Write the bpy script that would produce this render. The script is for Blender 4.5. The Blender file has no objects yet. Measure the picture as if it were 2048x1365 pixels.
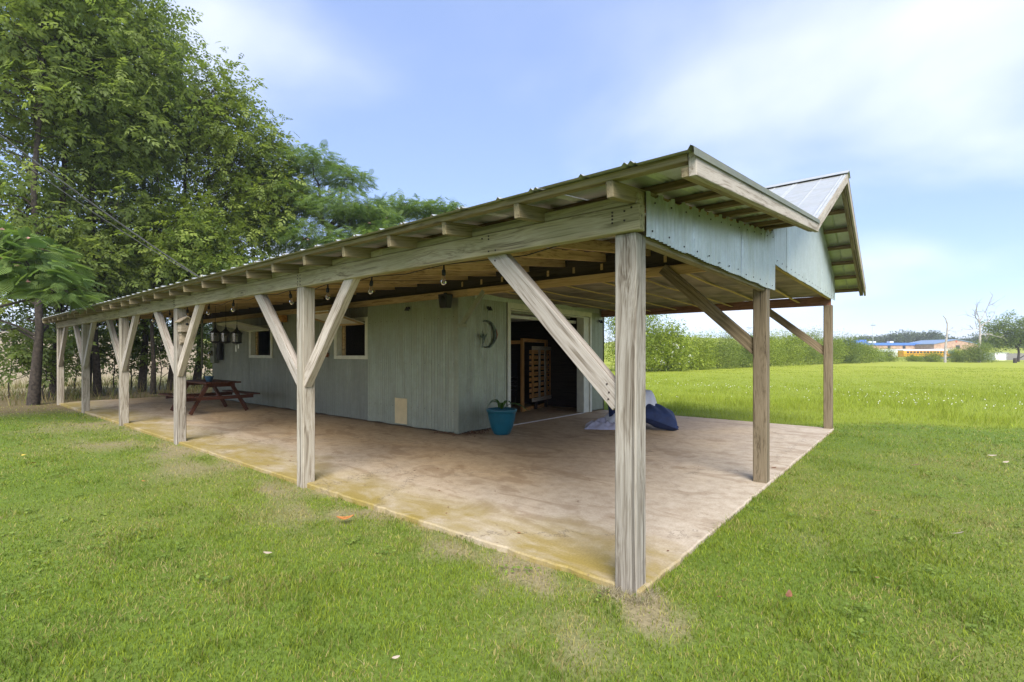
import bpy, bmesh, math, random
import numpy as np
from mathutils import Vector, Matrix, Euler

random.seed(7)
RNG = np.random.default_rng(11)
sc = bpy.context.scene
COL = sc.collection

# ------------------------------------------------------------------ camera
CAM = Vector((1.399, -2.932, 1.5))
FWD = Vector((-0.6359, 0.7718, 0.0))
RGT = Vector((0.7718, 0.6359, 0.0))
FPX = 996.3                      # focal length in pixels of the 2048 px photograph
cam_d = bpy.data.cameras.new("camera")
cam = bpy.data.objects.new("camera", cam_d)
COL.objects.link(cam)
cam.location = CAM
cam.rotation_euler = (math.radians(90), 0, math.atan2(-FWD.x, FWD.y))
cam_d.sensor_width = 36
cam_d.lens = FPX / 2048 * 36
cam_d.shift_y = (708 - 682.5) / 2048
cam_d.clip_start = 0.05
cam_d.clip_end = 6000
sc.camera = cam

# ------------------------------------------------------------------ sky and sun
SUN_EL = math.radians(44)
SUN_DIR = Vector((0.66, -0.75, 0)).normalized()
SKY_OFF = (2.4, 0.4, 0.0)
SUN_AZ = math.atan2(SUN_DIR.x, SUN_DIR.y)          # clockwise from +Y
world = bpy.data.worlds.new("World")
sc.world = world
world.use_nodes = True
wn, wl = world.node_tree.nodes, world.node_tree.links
wn.clear()
w_out = wn.new("ShaderNodeOutputWorld")
w_bg = wn.new("ShaderNodeBackground")
w_bg.inputs["Strength"].default_value = 0.076
sky = wn.new("ShaderNodeTexSky")
sky.sky_type = 'NISHITA'
sky.sun_disc = False
sky.sun_elevation = SUN_EL
sky.sun_rotation = SUN_AZ
sky.air_density = 0.8
sky.dust_density = 0.1
sky.ozone_density = 2.0
# thin veil of cloud, laid out on a plane high overhead
w_co = wn.new("ShaderNodeTexCoord")
w_sep = wn.new("ShaderNodeSeparateXYZ")
wl.new(w_co.outputs["Generated"], w_sep.inputs[0])
w_add = wn.new("ShaderNodeMath"); w_add.operation = 'ADD'; w_add.inputs[1].default_value = 0.22
w_mx = wn.new("ShaderNodeMath"); w_mx.operation = 'MAXIMUM'; w_mx.inputs[1].default_value = 0.0
wl.new(w_sep.outputs["Z"], w_mx.inputs[0]); wl.new(w_mx.outputs[0], w_add.inputs[0])
w_dx = wn.new("ShaderNodeMath"); w_dx.operation = 'DIVIDE'
w_dy = wn.new("ShaderNodeMath"); w_dy.operation = 'DIVIDE'
wl.new(w_sep.outputs["X"], w_dx.inputs[0]); wl.new(w_add.outputs[0], w_dx.inputs[1])
wl.new(w_sep.outputs["Y"], w_dy.inputs[0]); wl.new(w_add.outputs[0], w_dy.inputs[1])
w_cmb = wn.new("ShaderNodeCombineXYZ")
wl.new(w_dx.outputs[0], w_cmb.inputs[0]); wl.new(w_dy.outputs[0], w_cmb.inputs[1])
w_noi = wn.new("ShaderNodeTexNoise")
w_noi.inputs["Scale"].default_value = 0.9
w_noi.inputs["Detail"].default_value = 6.0
w_noi.inputs["Roughness"].default_value = 0.45
w_noi.inputs["Distortion"].default_value = 0.25
w_off = wn.new("ShaderNodeVectorMath"); w_off.operation = 'ADD'; w_off.inputs[1].default_value = SKY_OFF
wl.new(w_cmb.outputs[0], w_off.inputs[0]); wl.new(w_off.outputs[0], w_noi.inputs["Vector"])
w_rmp = wn.new("ShaderNodeValToRGB")
w_rmp.color_ramp.interpolation = 'EASE'
w_rmp.color_ramp.elements[0].position = 0.40
w_rmp.color_ramp.elements[0].color = (0.0, 0.0, 0.0, 1)
w_rmp.color_ramp.elements[1].position = 0.78
w_rmp.color_ramp.elements[1].color = (0.75, 0.75, 0.75, 1)
wl.new(w_noi.outputs[0], w_rmp.inputs[0])
w_mix = wn.new("ShaderNodeMix"); w_mix.data_type = 'RGBA'
w_mix.inputs["B"].default_value = (5.6, 5.7, 6.1, 1)
wl.new(w_rmp.outputs[0], w_mix.inputs["Factor"])
w_haze = wn.new("ShaderNodeMix"); w_haze.data_type = 'RGBA'      # even milky haze over the whole sky
w_haze.inputs["Factor"].default_value = 0.45
w_haze.inputs["B"].default_value = (2.5, 3.4, 5.5, 1)
w_tint = wn.new("ShaderNodeMix"); w_tint.data_type = 'RGBA'; w_tint.blend_type = 'MULTIPLY'
w_tint.inputs["Factor"].default_value = 1.0; w_tint.inputs["B"].default_value = (0.92, 0.86, 0.98, 1)
wl.new(sky.outputs[0], w_tint.inputs["A"])
wl.new(w_tint.outputs["Result"], w_haze.inputs["A"])
wl.new(w_haze.outputs["Result"], w_mix.inputs["A"])
wl.new(w_mix.outputs["Result"], w_bg.inputs["Color"])
wl.new(w_bg.outputs[0], w_out.inputs["Surface"])

sun_d = bpy.data.lights.new("sun", 'SUN')
sun_d.energy = 2.2
sun_d.angle = math.radians(40)
sun_d.color = (1.0, 0.955, 0.88)
sun = bpy.data.objects.new("sun", sun_d)
COL.objects.link(sun)
sun_vec = Vector((SUN_DIR.x * math.cos(SUN_EL), SUN_DIR.y * math.cos(SUN_EL), math.sin(SUN_EL)))
sun.rotation_euler = (-sun_vec).to_track_quat('-Z', 'Y').to_euler()
sun.location = (20, 10, 30)

sc.view_settings.view_transform = 'Standard'
sc.view_settings.look = 'None'
sc.view_settings.gamma = 1.0
sc.view_settings.use_curve_mapping = False
sc.view_settings.exposure = 1.75
sc.render.engine = 'CYCLES'
sc.cycles.max_bounces = 7
sc.cycles.diffuse_bounces = 4
sc.cycles.transparent_max_bounces = 6
sc.cycles.use_denoising = True

# ------------------------------------------------------------------ helpers
def link(o, parent=None):
    COL.objects.link(o)
    if parent is not None:
        o.parent = parent
    return o

def tag(o, label=None, cat=None, group=None, kind=None):
    if label: o["label"] = label
    if cat: o["category"] = cat
    if group: o["group"] = group
    if kind: o["kind"] = kind
    return o

def thing(name, label, cat, loc=(0, 0, 0), rz=0.0, group=None):
    o = bpy.data.objects.new(name, None)
    o.empty_display_size = 0.1
    o.location = loc
    o.rotation_euler = (0, 0, rz)
    COL.objects.link(o)
    return tag(o, label, cat, group)

def gp(px, d):
    """ground position seen in photo column px at depth d metres"""
    v = CAM + FWD * d + RGT * ((px - 1024) / FPX * d)
    return v.x, v.y

def np_mesh(name, V, F, mat=None, parent=None, attrs=None, smooth=False):
    """V (n,3), F (m,k) all faces with k corners; attrs: name -> (n,) floats or (n,3) colours"""
    V = np.asarray(V, dtype=np.float32); F = np.asarray(F, dtype=np.int32)
    me = bpy.data.meshes.new(name)
    m, k = F.shape
    me.vertices.add(len(V)); me.vertices.foreach_set("co", V.ravel())
    me.loops.add(m * k); me.loops.foreach_set("vertex_index", F.ravel())
    me.polygons.add(m)
    me.polygons.foreach_set("loop_start", np.arange(0, m * k, k, dtype=np.int32))
    try:
        me.polygons.foreach_set("loop_total", np.full(m, k, dtype=np.int32))
    except Exception:
        pass
    if smooth:
        me.polygons.foreach_set("use_smooth", np.ones(m, dtype=bool))
    for an, arr in (attrs or {}).items():
        arr = np.asarray(arr, dtype=np.float32)
        if arr.ndim == 1:
            a = me.attributes.new(an, 'FLOAT', 'POINT'); a.data.foreach_set("value", arr)
        else:
            a = me.attributes.new(an, 'FLOAT_COLOR', 'POINT')
            a.data.foreach_set("color", np.hstack([arr, np.ones((len(arr), 1), np.float32)]).ravel())
    me.update(calc_edges=True)
    me.validate()
    if mat: me.materials.append(mat)
    return link(bpy.data.objects.new(name, me), parent)

def bm_obj(name, bm, mat=None, parent=None, smooth=False, bevel=0.0):
    if bevel > 0:
        bmesh.ops.bevel(bm, geom=bm.edges[:], offset=bevel, segments=1, affect='EDGES', profile=0.5)
    me = bpy.data.meshes.new(name)
    bm.to_mesh(me); bm.free()
    if smooth:
        for p in me.polygons: p.use_smooth = True
    if mat: me.materials.append(mat)
    return link(bpy.data.objects.new(name, me), parent)

def bm_box(bm, c, s, mtx=None):
    r = bmesh.ops.create_cube(bm, size=1.0)
    bmesh.ops.scale(bm, vec=s, verts=r["verts"])
    if mtx is not None:
        bmesh.ops.transform(bm, matrix=mtx, verts=r["verts"])
    bmesh.ops.translate(bm, vec=c, verts=r["verts"])
    return r["verts"]

def box(name, lo, hi, mat, parent=None, bevel=0.0):
    lo, hi = Vector(lo), Vector(hi)
    bm = bmesh.new()
    bm_box(bm, (0, 0, 0), hi - lo)
    o = bm_obj(name, bm, mat, parent, bevel=bevel)
    o.location = (lo + hi) / 2
    return o

_bcache = {}
def board(name, p0, p1, w, t, mat, parent=None, up=(0, 0, 1), bev=0.004, cut0=0.0, cut1=0.0):
    """a sawn board from p0 to p1 (centre line); w across 'up', t across the third axis.
    cut0/cut1: how far the ends are slanted (end offset along length per unit of height)."""
    p0, p1 = Vector(p0), Vector(p1)
    d = p1 - p0; L = d.length; x = d.normalized()
    y = Vector(up).cross(x).normalized(); z = x.cross(y)
    key = (round(L, 3), round(w, 3), round(t, 3), mat.name, round(cut0, 3), round(cut1, 3))
    if key not in _bcache:
        bm = bmesh.new()
        vs = bm_box(bm, (0, 0, 0), (L, t, w))
        for v in vs:
            v.co.x += v.co.z * (cut0 if v.co.x < 0 else cut1)
        if bev: bmesh.ops.bevel(bm, geom=bm.edges[:], offset=bev, segments=1, affect='EDGES')
        me = bpy.data.meshes.new(name); bm.to_mesh(me); bm.free(); me.materials.append(mat)
        _bcache[key] = me
    o = bpy.data.objects.new(name, _bcache[key])
    o.matrix_world = Matrix(((x.x, y.x, z.x, (p0.x + p1.x) / 2), (x.y, y.y, z.y, (p0.y + p1.y) / 2),
                             (x.z, y.z, z.z, (p0.z + p1.z) / 2), (0, 0, 0, 1)))
    return link(o, parent)

def tube_arrays(pts, rads, n=6, caps=True):
    pts = [Vector(p) for p in pts]
    V, F = [], []
    prev = None
    for i, p in enumerate(pts):
        d = (pts[min(i + 1, len(pts) - 1)] - pts[max(i - 1, 0)]).normalized()
        if prev is None:
            a = d.orthogonal().normalized()
        else:
            a = (prev - d * prev.dot(d)).normalized()
        prev = a
        b = d.cross(a)
        for k in range(n):
            t = 2 * math.pi * k / n
            V.append(p + (a * math.cos(t) + b * math.sin(t)) * rads[i])
        if i:
            o0, o1 = (i - 1) * n, i * n
            for k in range(n):
                F.append((o0 + k, o0 + (k + 1) % n, o1 + (k + 1) % n, o1 + k))
    return V, F

def tube(name, pts, rads, mat, parent=None, n=8, cap=True):
    if isinstance(rads, (int, float)): rads = [rads] * len(pts)
    V, F = tube_arrays(pts, rads, n)
    if cap:
        V0 = len(V); V.append(Vector(pts[0])); V.append(Vector(pts[-1])); b = (len(pts) - 1) * n
        F2 = [(V0, (k + 1) % n, k) for k in range(n)] + [(V0 + 1, b + k, b + (k + 1) % n) for k in range(n)]
    else:
        F2 = []
    me = bpy.data.meshes.new(name)
    me.from_pydata([tuple(v) for v in V], [], list(F) + F2)
    for p in me.polygons: p.use_smooth = True
    if mat: me.materials.append(mat)
    return link(bpy.data.objects.new(name, me), parent)

def lathe(name, prof, mat, parent=None, n=28, loc=(0, 0, 0), smooth=True):
    """prof: list of (radius, z)"""
    V, F = [], []
    for i, (r, z) in enumerate(prof):
        for k in range(n):
            a = 2 * math.pi * k / n
            V.append((r * math.cos(a), r * math.sin(a), z))
        if i:
            for k in range(n):
                F.append(((i - 1) * n + k, (i - 1) * n + (k + 1) % n, i * n + (k + 1) % n, i * n + k))
    me = bpy.data.meshes.new(name); me.from_pydata(V, [], F)
    for p in me.polygons: p.use_smooth = smooth
    if mat: me.materials.append(mat)
    o = link(bpy.data.objects.new(name, me), parent); o.location = loc
    return o

def vnoise(x, y, s, seed=0):
    x = np.asarray(x) / s + 1000.37 * (seed + 1); y = np.asarray(y) / s + 517.11 * (seed + 2)
    xi, yi = np.floor(x), np.floor(y); fx, fy = x - xi, y - yi
    fx = fx * fx * (3 - 2 * fx); fy = fy * fy * (3 - 2 * fy)
    def h(a, b):
        v = np.sin(a * 127.1 + b * 311.7 + seed * 17.3) * 43758.5453
        return v - np.floor(v)
    return (h(xi, yi) * (1 - fx) + h(xi + 1, yi) * fx) * (1 - fy) + (h(xi, yi + 1) * (1 - fx) + h(xi + 1, yi + 1) * fx) * fy

def fbm(x, y, s, seed=0, o=3):
    t, a, n = 0, 1.0, 0
    for i in range(o):
        t = t + vnoise(x, y, s / 2 ** i, seed + i) * a; n += a; a *= 0.5
    return t / n

def sstep(a, b, x):
    t = np.clip((x - a) / (b - a), 0, 1); return t * t * (3 - 2 * t)

# ------------------------------------------------------------------ materials
def new_mat(name):
    m = bpy.data.materials.new(name); m.use_nodes = True
    nt = m.node_tree; nt.nodes.clear()
    out = nt.nodes.new("ShaderNodeOutputMaterial")
    b = nt.nodes.new("ShaderNodeBsdfPrincipled")
    nt.links.new(b.outputs[0], out.inputs["Surface"])
    return m, nt, b, out

def nd(nt, typ, **kw):
    n = nt.nodes.new("ShaderNode" + typ)
    for k, v in kw.items():
        if k in n.inputs.keys(): n.inputs[k].default_value = v
        else: setattr(n, k, v)
    return n

def ramp(nt, src, stops):
    r = nt.nodes.new("ShaderNodeValToRGB")
    els = r.color_ramp.elements
    while len(els) < len(stops): els.new(0.5)
    for e, (p, c) in zip(els, stops):
        e.position = p; e.color = (*c, 1) if len(c) == 3 else c
    nt.links.new(src, r.inputs[0])
    return r.outputs[0]

def mixc(nt, fac, a, b, mode='MIX'):
    m = nt.nodes.new("ShaderNodeMix"); m.data_type = 'RGBA'; m.blend_type = mode
    for sock, v in (("Factor", fac), ("A", a), ("B", b)):
        if isinstance(v, bpy.types.NodeSocket): nt.links.new(v, m.inputs[sock])
        elif sock == "Factor": m.inputs[sock].default_value = v
        else: m.inputs[sock].default_value = (*v, 1)
    return m.outputs["Result"]

def math_n(nt, op, a, b=None):
    m = nt.nodes.new("ShaderNodeMath"); m.operation = op
    for i, v in enumerate((a, b)):
        if v is None: continue
        if isinstance(v, bpy.types.NodeSocket): nt.links.new(v, m.inputs[i])
        else: m.inputs[i].default_value = v
    return m.outputs[0]

def plain(name, col, rough=0.6, metal=0.0, var=0.12, scale=6.0, bump=0.0, spec=0.4):
    m, nt, b, out = new_mat(name)
    co = nd(nt, "TexCoord")
    n = nd(nt, "TexNoise", Scale=scale, Detail=4.0)
    nt.links.new(co.outputs["Object"], n.inputs["Vector"])
    lo = tuple(max(0, c * (1 - var * 1.6)) for c in col); hi = tuple(min(1, c * (1 + var * 1.6)) for c in col)
    nt.links.new(ramp(nt, n.outputs[0], [(0.3, lo), (0.7, hi)]), b.inputs["Base Color"])
    b.inputs["Roughness"].default_value = rough
    b.inputs["Metallic"].default_value = metal
    b.inputs["Specular IOR Level"].default_value = spec
    if bump:
        bp = nd(nt, "Bump", Strength=bump, Distance=0.01)
        nt.links.new(n.outputs[0], bp.inputs["Height"]); nt.links.new(bp.outputs[0], b.inputs["Normal"])
    return m

def wood(name, light, mid, dark, grey=0.0, rough=0.82, knot=1.0, green=0.0, grain=1.0):
    """sawn lumber, grain along local X"""
    m, nt, b, out = new_mat(name)
    co = nd(nt, "TexCoord"); oi = nd(nt, "ObjectInfo")
    cmb = nd(nt, "CombineXYZ")
    for i, k in enumerate((37.0, 11.0, 23.0)):
        nt.links.new(math_n(nt, 'MULTIPLY', oi.outputs["Random"], k), cmb.inputs[i])
    add = nd(nt, "VectorMath", operation='ADD')
    nt.links.new(co.outputs["Object"], add.inputs[0]); nt.links.new(cmb.outputs[0], add.inputs[1])
    # knots bend the grain
    mp0 = nd(nt, "Mapping"); mp0.inputs["Scale"].default_value = (1.1, 5.0, 5.0)
    nt.links.new(add.outputs[0], mp0.inputs[0])
    vor = nd(nt, "TexVoronoi", Scale=1.0, Randomness=1.0)
    nt.links.new(mp0.outputs[0], vor.inputs["Vector"])
    mp = nd(nt, "Mapping"); mp.inputs["Scale"].default_value = (0.8, 38.0 * grain, 38.0 * grain)
    nt.links.new(add.outputs[0], mp.inputs[0])
    low = nd(nt, "TexNoise", Scale=1.3, Detail=2.0)
    mpl = nd(nt, "Mapping"); mpl.inputs["Scale"].default_value = (0.9, 4.0, 4.0)
    nt.links.new(add.outputs[0], mpl.inputs[0]); nt.links.new(mpl.outputs[0], low.inputs["Vector"])
    warp = nd(nt, "VectorMath", operation='SCALE'); warp.inputs["Scale"].default_value = 2.6
    nt.links.new(low.outputs["Color"], warp.inputs[0])
    kn = math_n(nt, 'SMOOTH_MIN', vor.outputs["Distance"], 0.45)
    kw = nd(nt, "VectorMath", operation='SCALE'); kw.inputs["Scale"].default_value = 1.0
    kv = nd(nt, "CombineXYZ")
    nt.links.new(math_n(nt, 'MULTIPLY', kn, 6.0 * knot), kv.inputs[1]); nt.links.new(math_n(nt, 'MULTIPLY', kn, 6.0 * knot), kv.inputs[2])
    a1 = nd(nt, "VectorMath", operation='ADD'); a2 = nd(nt, "VectorMath", operation='ADD')
    nt.links.new(mp.outputs[0], a1.inputs[0]); nt.links.new(warp.outputs[0], a1.inputs[1])
    nt.links.new(a1.outputs[0], a2.inputs[0]); nt.links.new(kv.outputs[0], a2.inputs[1])
    g1 = nd(nt, "TexNoise", Scale=1.0, Detail=3.0, Roughness=0.6)
    nt.links.new(a2.outputs[0], g1.inputs["Vector"])
    mp2 = nd(nt, "Mapping"); mp2.inputs["Scale"].default_value = (1.5, 3.5, 3.5)
    nt.links.new(a2.outputs[0], mp2.inputs[0])
    g2 = nd(nt, "TexNoise", Scale=1.0, Detail=2.0, Roughness=0.7)
    nt.links.new(mp2.outputs[0], g2.inputs["Vector"])
    mixg = math_n(nt, 'ADD', math_n(nt, 'MULTIPLY', g1.outputs[0], 0.62), math_n(nt, 'MULTIPLY', g2.outputs[0], 0.38))
    c = ramp(nt, mixg, [(0.37, dark), (0.46, mid), (0.55, light), (0.65, mid)])
    # broad weathering
    wn_ = nd(nt, "TexNoise", Scale=2.2, Detail=4.0, Roughness=0.6)
    mpw = nd(nt, "Mapping"); mpw.inputs["Scale"].default_value = (0.7, 2.0, 2.0)
    nt.links.new(add.outputs[0], mpw.inputs[0]); nt.links.new(mpw.outputs[0], wn_.inputs["Vector"])
    c = mixc(nt, ramp(nt, wn_.outputs[0], [(0.35, (0, 0, 0)), (0.68, (0.75, 0.75, 0.75))]), c,
             mixc(nt, 0.55, tuple(x * 0.62 for x in mid), c), 'MIX')
    if green:
        gn = nd(nt, "TexNoise", Scale=1.7, Detail=3.0)
        nt.links.new(add.outputs[0], gn.inputs["Vector"])
        c = mixc(nt, math_n(nt, 'MULTIPLY', ramp(nt, gn.outputs[0], [(0.42, (0, 0, 0)), (0.65, (1, 1, 1))]), green), c, (0.20, 0.19, 0.075))
    kc = ramp(nt, vor.outputs["Distance"], [(0.035, (1, 1, 1)), (0.075, (0, 0, 0))])
    c = mixc(nt, math_n(nt, 'MULTIPLY', kc, 0.75 * min(1, knot)), c, tuple(x * 0.35 for x in dark))
    # long drying cracks
    mpc = nd(nt, "Mapping"); mpc.inputs["Scale"].default_value = (0.45, 24.0, 24.0)
    nt.links.new(add.outputs[0], mpc.inputs[0])
    cn = nd(nt, "TexNoise", Scale=1.0, Detail=1.0)
    nt.links.new(mpc.outputs[0], cn.inputs["Vector"])
    crack = ramp(nt, cn.outputs[0], [(0.30, (1, 1, 1)), (0.325, (0, 0, 0))])
    c = mixc(nt, math_n(nt, 'MULTIPLY', crack, 0.55), c, tuple(x * 0.3 for x in dark))
    tone = ramp(nt, math_n(nt, 'FRACT', math_n(nt, 'MULTIPLY', oi.outputs["Random"], 7.31)), [(0.0, (0.80, 0.80, 0.82)), (0.5, (1.0, 0.99, 0.97)), (1.0, (1.15, 1.12, 1.08))])
    c = mixc(nt, 1.0, c, tone, 'MULTIPLY')
    nt.links.new(c, b.inputs["Base Color"])
    b.inputs["Roughness"].default_value = rough
    b.inputs["Specular IOR Level"].default_value = 0.2
    bp = nd(nt, "Bump", Strength=0.5, Distance=0.004)
    nt.links.new(math_n(nt, 'SUBTRACT', mixg, math_n(nt, 'MULTIPLY', crack, 0.6)), bp.inputs["Height"])
    nt.links.new(bp.outputs[0], b.inputs["Normal"])
    return m

def metal(name, base, metallic=0.75, rough=0.42, spangle=0.3, stain=(0.30, 0.28, 0.22), stain_amt=0.35, streak=True):
    m, nt, b, out = new_mat(name)
    co = nd(nt, "TexCoord"); oi = nd(nt, "ObjectInfo")
    add = nd(nt, "VectorMath", operation='ADD')
    cmb = nd(nt, "CombineXYZ")
    for i in range(3): nt.links.new(math_n(nt, 'MULTIPLY', oi.outputs["Random"], 9.0 + 5 * i), cmb.inputs[i])
    nt.links.new(co.outputs["Object"], add.inputs[0]); nt.links.new(cmb.outputs[0], add.inputs[1])
    v = nd(nt, "TexVoronoi", Scale=46.0)
    nt.links.new(add.outputs[0], v.inputs["Vector"])
    c = mixc(nt, spangle, base, v.outputs["Color"], 'SOFT_LIGHT')
    hsv = nd(nt, "HueSaturation", Saturation=0.35); nt.links.new(c, hsv.inputs["Color"])
    c = mixc(nt, 0.75, hsv.outputs[0], base)
    tone = ramp(nt, oi.outputs["Random"], [(0.0, (0.93, 0.93, 0.93)), (1.0, (1.06, 1.06, 1.06))])
    c = mixc(nt, 1.0, c, tone, 'MULTIPLY')
    n = nd(nt, "TexNoise", Scale=1.0, Detail=5.0, Roughness=0.65)
    mp = nd(nt, "Mapping"); mp.inputs["Scale"].default_value = (6.0, 6.0, 0.8) if streak else (2, 2, 2)
    nt.links.new(add.outputs[0], mp.inputs[0]); nt.links.new(mp.outputs[0], n.inputs["Vector"])
    nb = nd(nt, "TexNoise", Scale=4.5, Detail=6.0, Roughness=0.7, Distortion=0.8)
    nt.links.new(add.outputs[0], nb.inputs["Vector"])
    c = mixc(nt, 1.0, c, ramp(nt, nb.outputs[0], [(0.32, (0.88, 0.90, 0.85)), (0.52, (1.0, 1.0, 0.97)), (0.70, (1.09, 1.10, 1.10))]), 'MULTIPLY')
    sm = math_n(nt, 'MULTIPLY', ramp(nt, n.outputs[0], [(0.42, (0, 0, 0)), (0.75, (1, 1, 1))]), stain_amt)
    c = mixc(nt, sm, c, stain)
    nt.links.new(c, b.inputs["Base Color"])
    b.inputs["Metallic"].default_value = metallic
    nt.links.new(ramp(nt, n.outputs[0], [(0.3, (rough - 0.08,) * 3), (0.7, (rough + 0.16,) * 3)]), b.inputs["Roughness"])
    return m

def leafy(name, dark, light, trans=0.35, rough=0.5):
    m, nt, b, out = new_mat(name)
    at = nd(nt, "Attribute", attribute_name="tint")
    c = ramp(nt, at.outputs["Fac"], [(0.0, dark), (0.55, tuple((a + b_) / 2 for a, b_ in zip(dark, light))), (1.0, light)])
    nt.links.new(c, b.inputs["Base Color"])
    b.inputs["Roughness"].default_value = rough
    b.inputs["Specular IOR Level"].default_value = 0.3
    tr = nd(nt, "BsdfTranslucent")
    nt.links.new(mixc(nt, 1.0, c, (1.15, 1.2, 0.65), 'MULTIPLY'), tr.inputs["Color"])
    mx = nd(nt, "MixShader"); mx.inputs[0].default_value = trans
    nt.links.new(b.outputs[0], mx.inputs[1]); nt.links.new(tr.outputs[0], mx.inputs[2])
    nt.links.new(mx.outputs[0], out.inputs["Surface"])
    return m

def attr_col(name, rough=0.8, trans=0.0, noise=0.0):
    m, nt, b, out = new_mat(name)
    at = nd(nt, "Attribute", attribute_name="col")
    c = at.outputs["Color"]
    if noise:
        co = nd(nt, "TexCoord")
        n = nd(nt, "TexNoise", Scale=34.0, Detail=4.0, Roughness=0.7)
        nt.links.new(co.outputs["Object"], n.inputs["Vector"])
        c = mixc(nt, 1.0, c, ramp(nt, n.outputs[0], [(0.3, (1 - noise,) * 3), (0.7, (1 + noise,) * 3)]), 'MULTIPLY')
        bp = nd(nt, "Bump", Strength=0.6, Distance=0.02)
        nt.links.new(n.outputs[0], bp.inputs["Height"]); nt.links.new(bp.outputs[0], b.inputs["Normal"])
    nt.links.new(c, b.inputs["Base Color"])
    b.inputs["Roughness"].default_value = rough
    b.inputs["Specular IOR Level"].default_value = 0.15
    if trans:
        tr = nd(nt, "BsdfTranslucent"); nt.links.new(c, tr.inputs["Color"])
        mx = nd(nt, "MixShader"); mx.inputs[0].default_value = trans
        nt.links.new(b.outputs[0], mx.inputs[1]); nt.links.new(tr.outputs[0], mx.inputs[2])
        nt.links.new(mx.outputs[0], out.inputs["Surface"])
    return m

W_POST = wood("weathered_post_wood", (0.46, 0.42, 0.35), (0.31, 0.27, 0.21), (0.13, 0.10, 0.07), knot=0.9)
W_POST2 = wood("brown_post_wood", (0.27, 0.215, 0.14), (0.185, 0.145, 0.09), (0.085, 0.062, 0.038), knot=1.0)
W_BRACE = wood("silver_brace_wood", (0.50, 0.45, 0.39), (0.38, 0.33, 0.275), (0.19, 0.155, 0.115), knot=0.9)
W_BEAM = wood("weathered_beam_wood", (0.42, 0.37, 0.25), (0.31, 0.265, 0.165), (0.15, 0.12, 0.075), knot=1.0, green=0.35)
W_RAFT = wood("olive_rafter_wood", (0.33, 0.27, 0.17), (0.24, 0.19, 0.115), (0.11, 0.08, 0.05), knot=0.7, green=0.25)
W_BROWN = wood("sheltered_brown_wood", (0.60, 0.42, 0.22), (0.48, 0.32, 0.15), (0.24, 0.145, 0.065), knot=0.8)
W_PURL = wood("dark_purlin_wood", (0.24, 0.16, 0.095), (0.17, 0.11, 0.065), (0.08, 0.05, 0.03), knot=0.6)
W_RED = wood("reddish_beam_wood", (0.30, 0.155, 0.10), (0.22, 0.11, 0.07), (0.10, 0.05, 0.035), knot=0.8)
W_LATH = wood("yellow_lath_wood", (0.55, 0.42, 0.16), (0.46, 0.34, 0.12), (0.30, 0.21, 0.07), knot=0.2)
W_PINE = wood("orange_pine_wood", (0.60, 0.30, 0.09), (0.48, 0.23, 0.065), (0.16, 0.08, 0.03), knot=0.8)
W_TABLE = wood("red_brown_stained_wood", (0.105, 0.040, 0.022), (0.078, 0.029, 0.016), (0.04, 0.016, 0.010), knot=0.4, rough=0.55)
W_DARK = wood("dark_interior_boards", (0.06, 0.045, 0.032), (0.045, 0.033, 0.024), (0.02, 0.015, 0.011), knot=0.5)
W_HOUSE = wood("greyed_cedar", (0.42, 0.35, 0.26), (0.33, 0.27, 0.19), (0.18, 0.14, 0.09), knot=0.4)
M_ROOF = metal("galvanised_roof_sheet", (0.52, 0.53, 0.52), metallic=0.55, rough=0.42, stain_amt=0.25)
M_EDGE = metal("mossy_roof_edge_metal", (0.17, 0.18, 0.125), metallic=0.3, rough=0.6, stain_amt=0.3)
M_WALL = metal("old_galvanised_wall_sheet", (0.31, 0.325, 0.225), metallic=0.5, rough=0.46, stain=(0.26, 0.25, 0.19), stain_amt=0.4)
M_WALLB = metal("dull_galvanised_wall_sheet", (0.245, 0.255, 0.185), metallic=0.45, rough=0.5, stain=(0.21, 0.20, 0.165), stain_amt=0.45)
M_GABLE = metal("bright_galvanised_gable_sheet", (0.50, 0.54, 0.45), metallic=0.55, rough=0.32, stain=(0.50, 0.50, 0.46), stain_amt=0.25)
M_PAINT = plain("cream_trim_paint", (0.62, 0.60, 0.47), rough=0.55, var=0.06)
M_TANPANEL = plain("tan_painted_board", (0.70, 0.55, 0.28), rough=0.6, var=0.05)
M_WHITEP = plain("off_white_panel", (0.62, 0.59, 0.52), rough=0.6, var=0.08)
M_FELT = plain("brown_ceiling_felt", (0.235, 0.185, 0.135), rough=0.9, var=0.25, scale=2.5, bump=0.3)
M_BLACK = plain("black_plastic", (0.012, 0.012, 0.013), rough=0.5, var=0.05)
M_IRON = plain("dark_iron", (0.025, 0.025, 0.026), rough=0.5, metal=0.6)
M_TEAL = plain("glazed_teal_pot", (0.006, 0.115, 0.155), rough=0.28, var=0.12, scale=3, spec=0.6)
M_SOIL = plain("potting_soil", (0.03, 0.02, 0.014), rough=0.95, scale=40, bump=0.6)
M_NAVY = plain("navy_cushion_cloth", (0.014, 0.028, 0.085), rough=0.75, var=0.12, scale=12, bump=0.1)
M_SHEET = plain("lavender_white_cloth", (0.68, 0.68, 0.72), rough=0.85, var=0.06)
M_SHEETG = plain("grey_lavender_cloth", (0.46, 0.44, 0.52), rough=0.85, var=0.10)
M_BLUEPOT = plain("slate_blue_pot", (0.06, 0.13, 0.20), rough=0.4)
M_VERD = plain("verdigris_metal", (0.12, 0.15, 0.12), rough=0.5, metal=0.5, var=0.4, scale=12)
M_COPPER = plain("rusted_copper", (0.30, 0.13, 0.07), rough=0.5, metal=0.5, var=0.3)
M_SCREW = plain("rusty_nail_head", (0.035, 0.022, 0.016), rough=0.7)
M_CABLE = plain("grey_cable", (0.13, 0.125, 0.12), rough=0.6)
M_BARK = plain("dark_bark", (0.042, 0.033, 0.025), rough=0.95, var=0.4, scale=14, bump=0.8)
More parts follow.
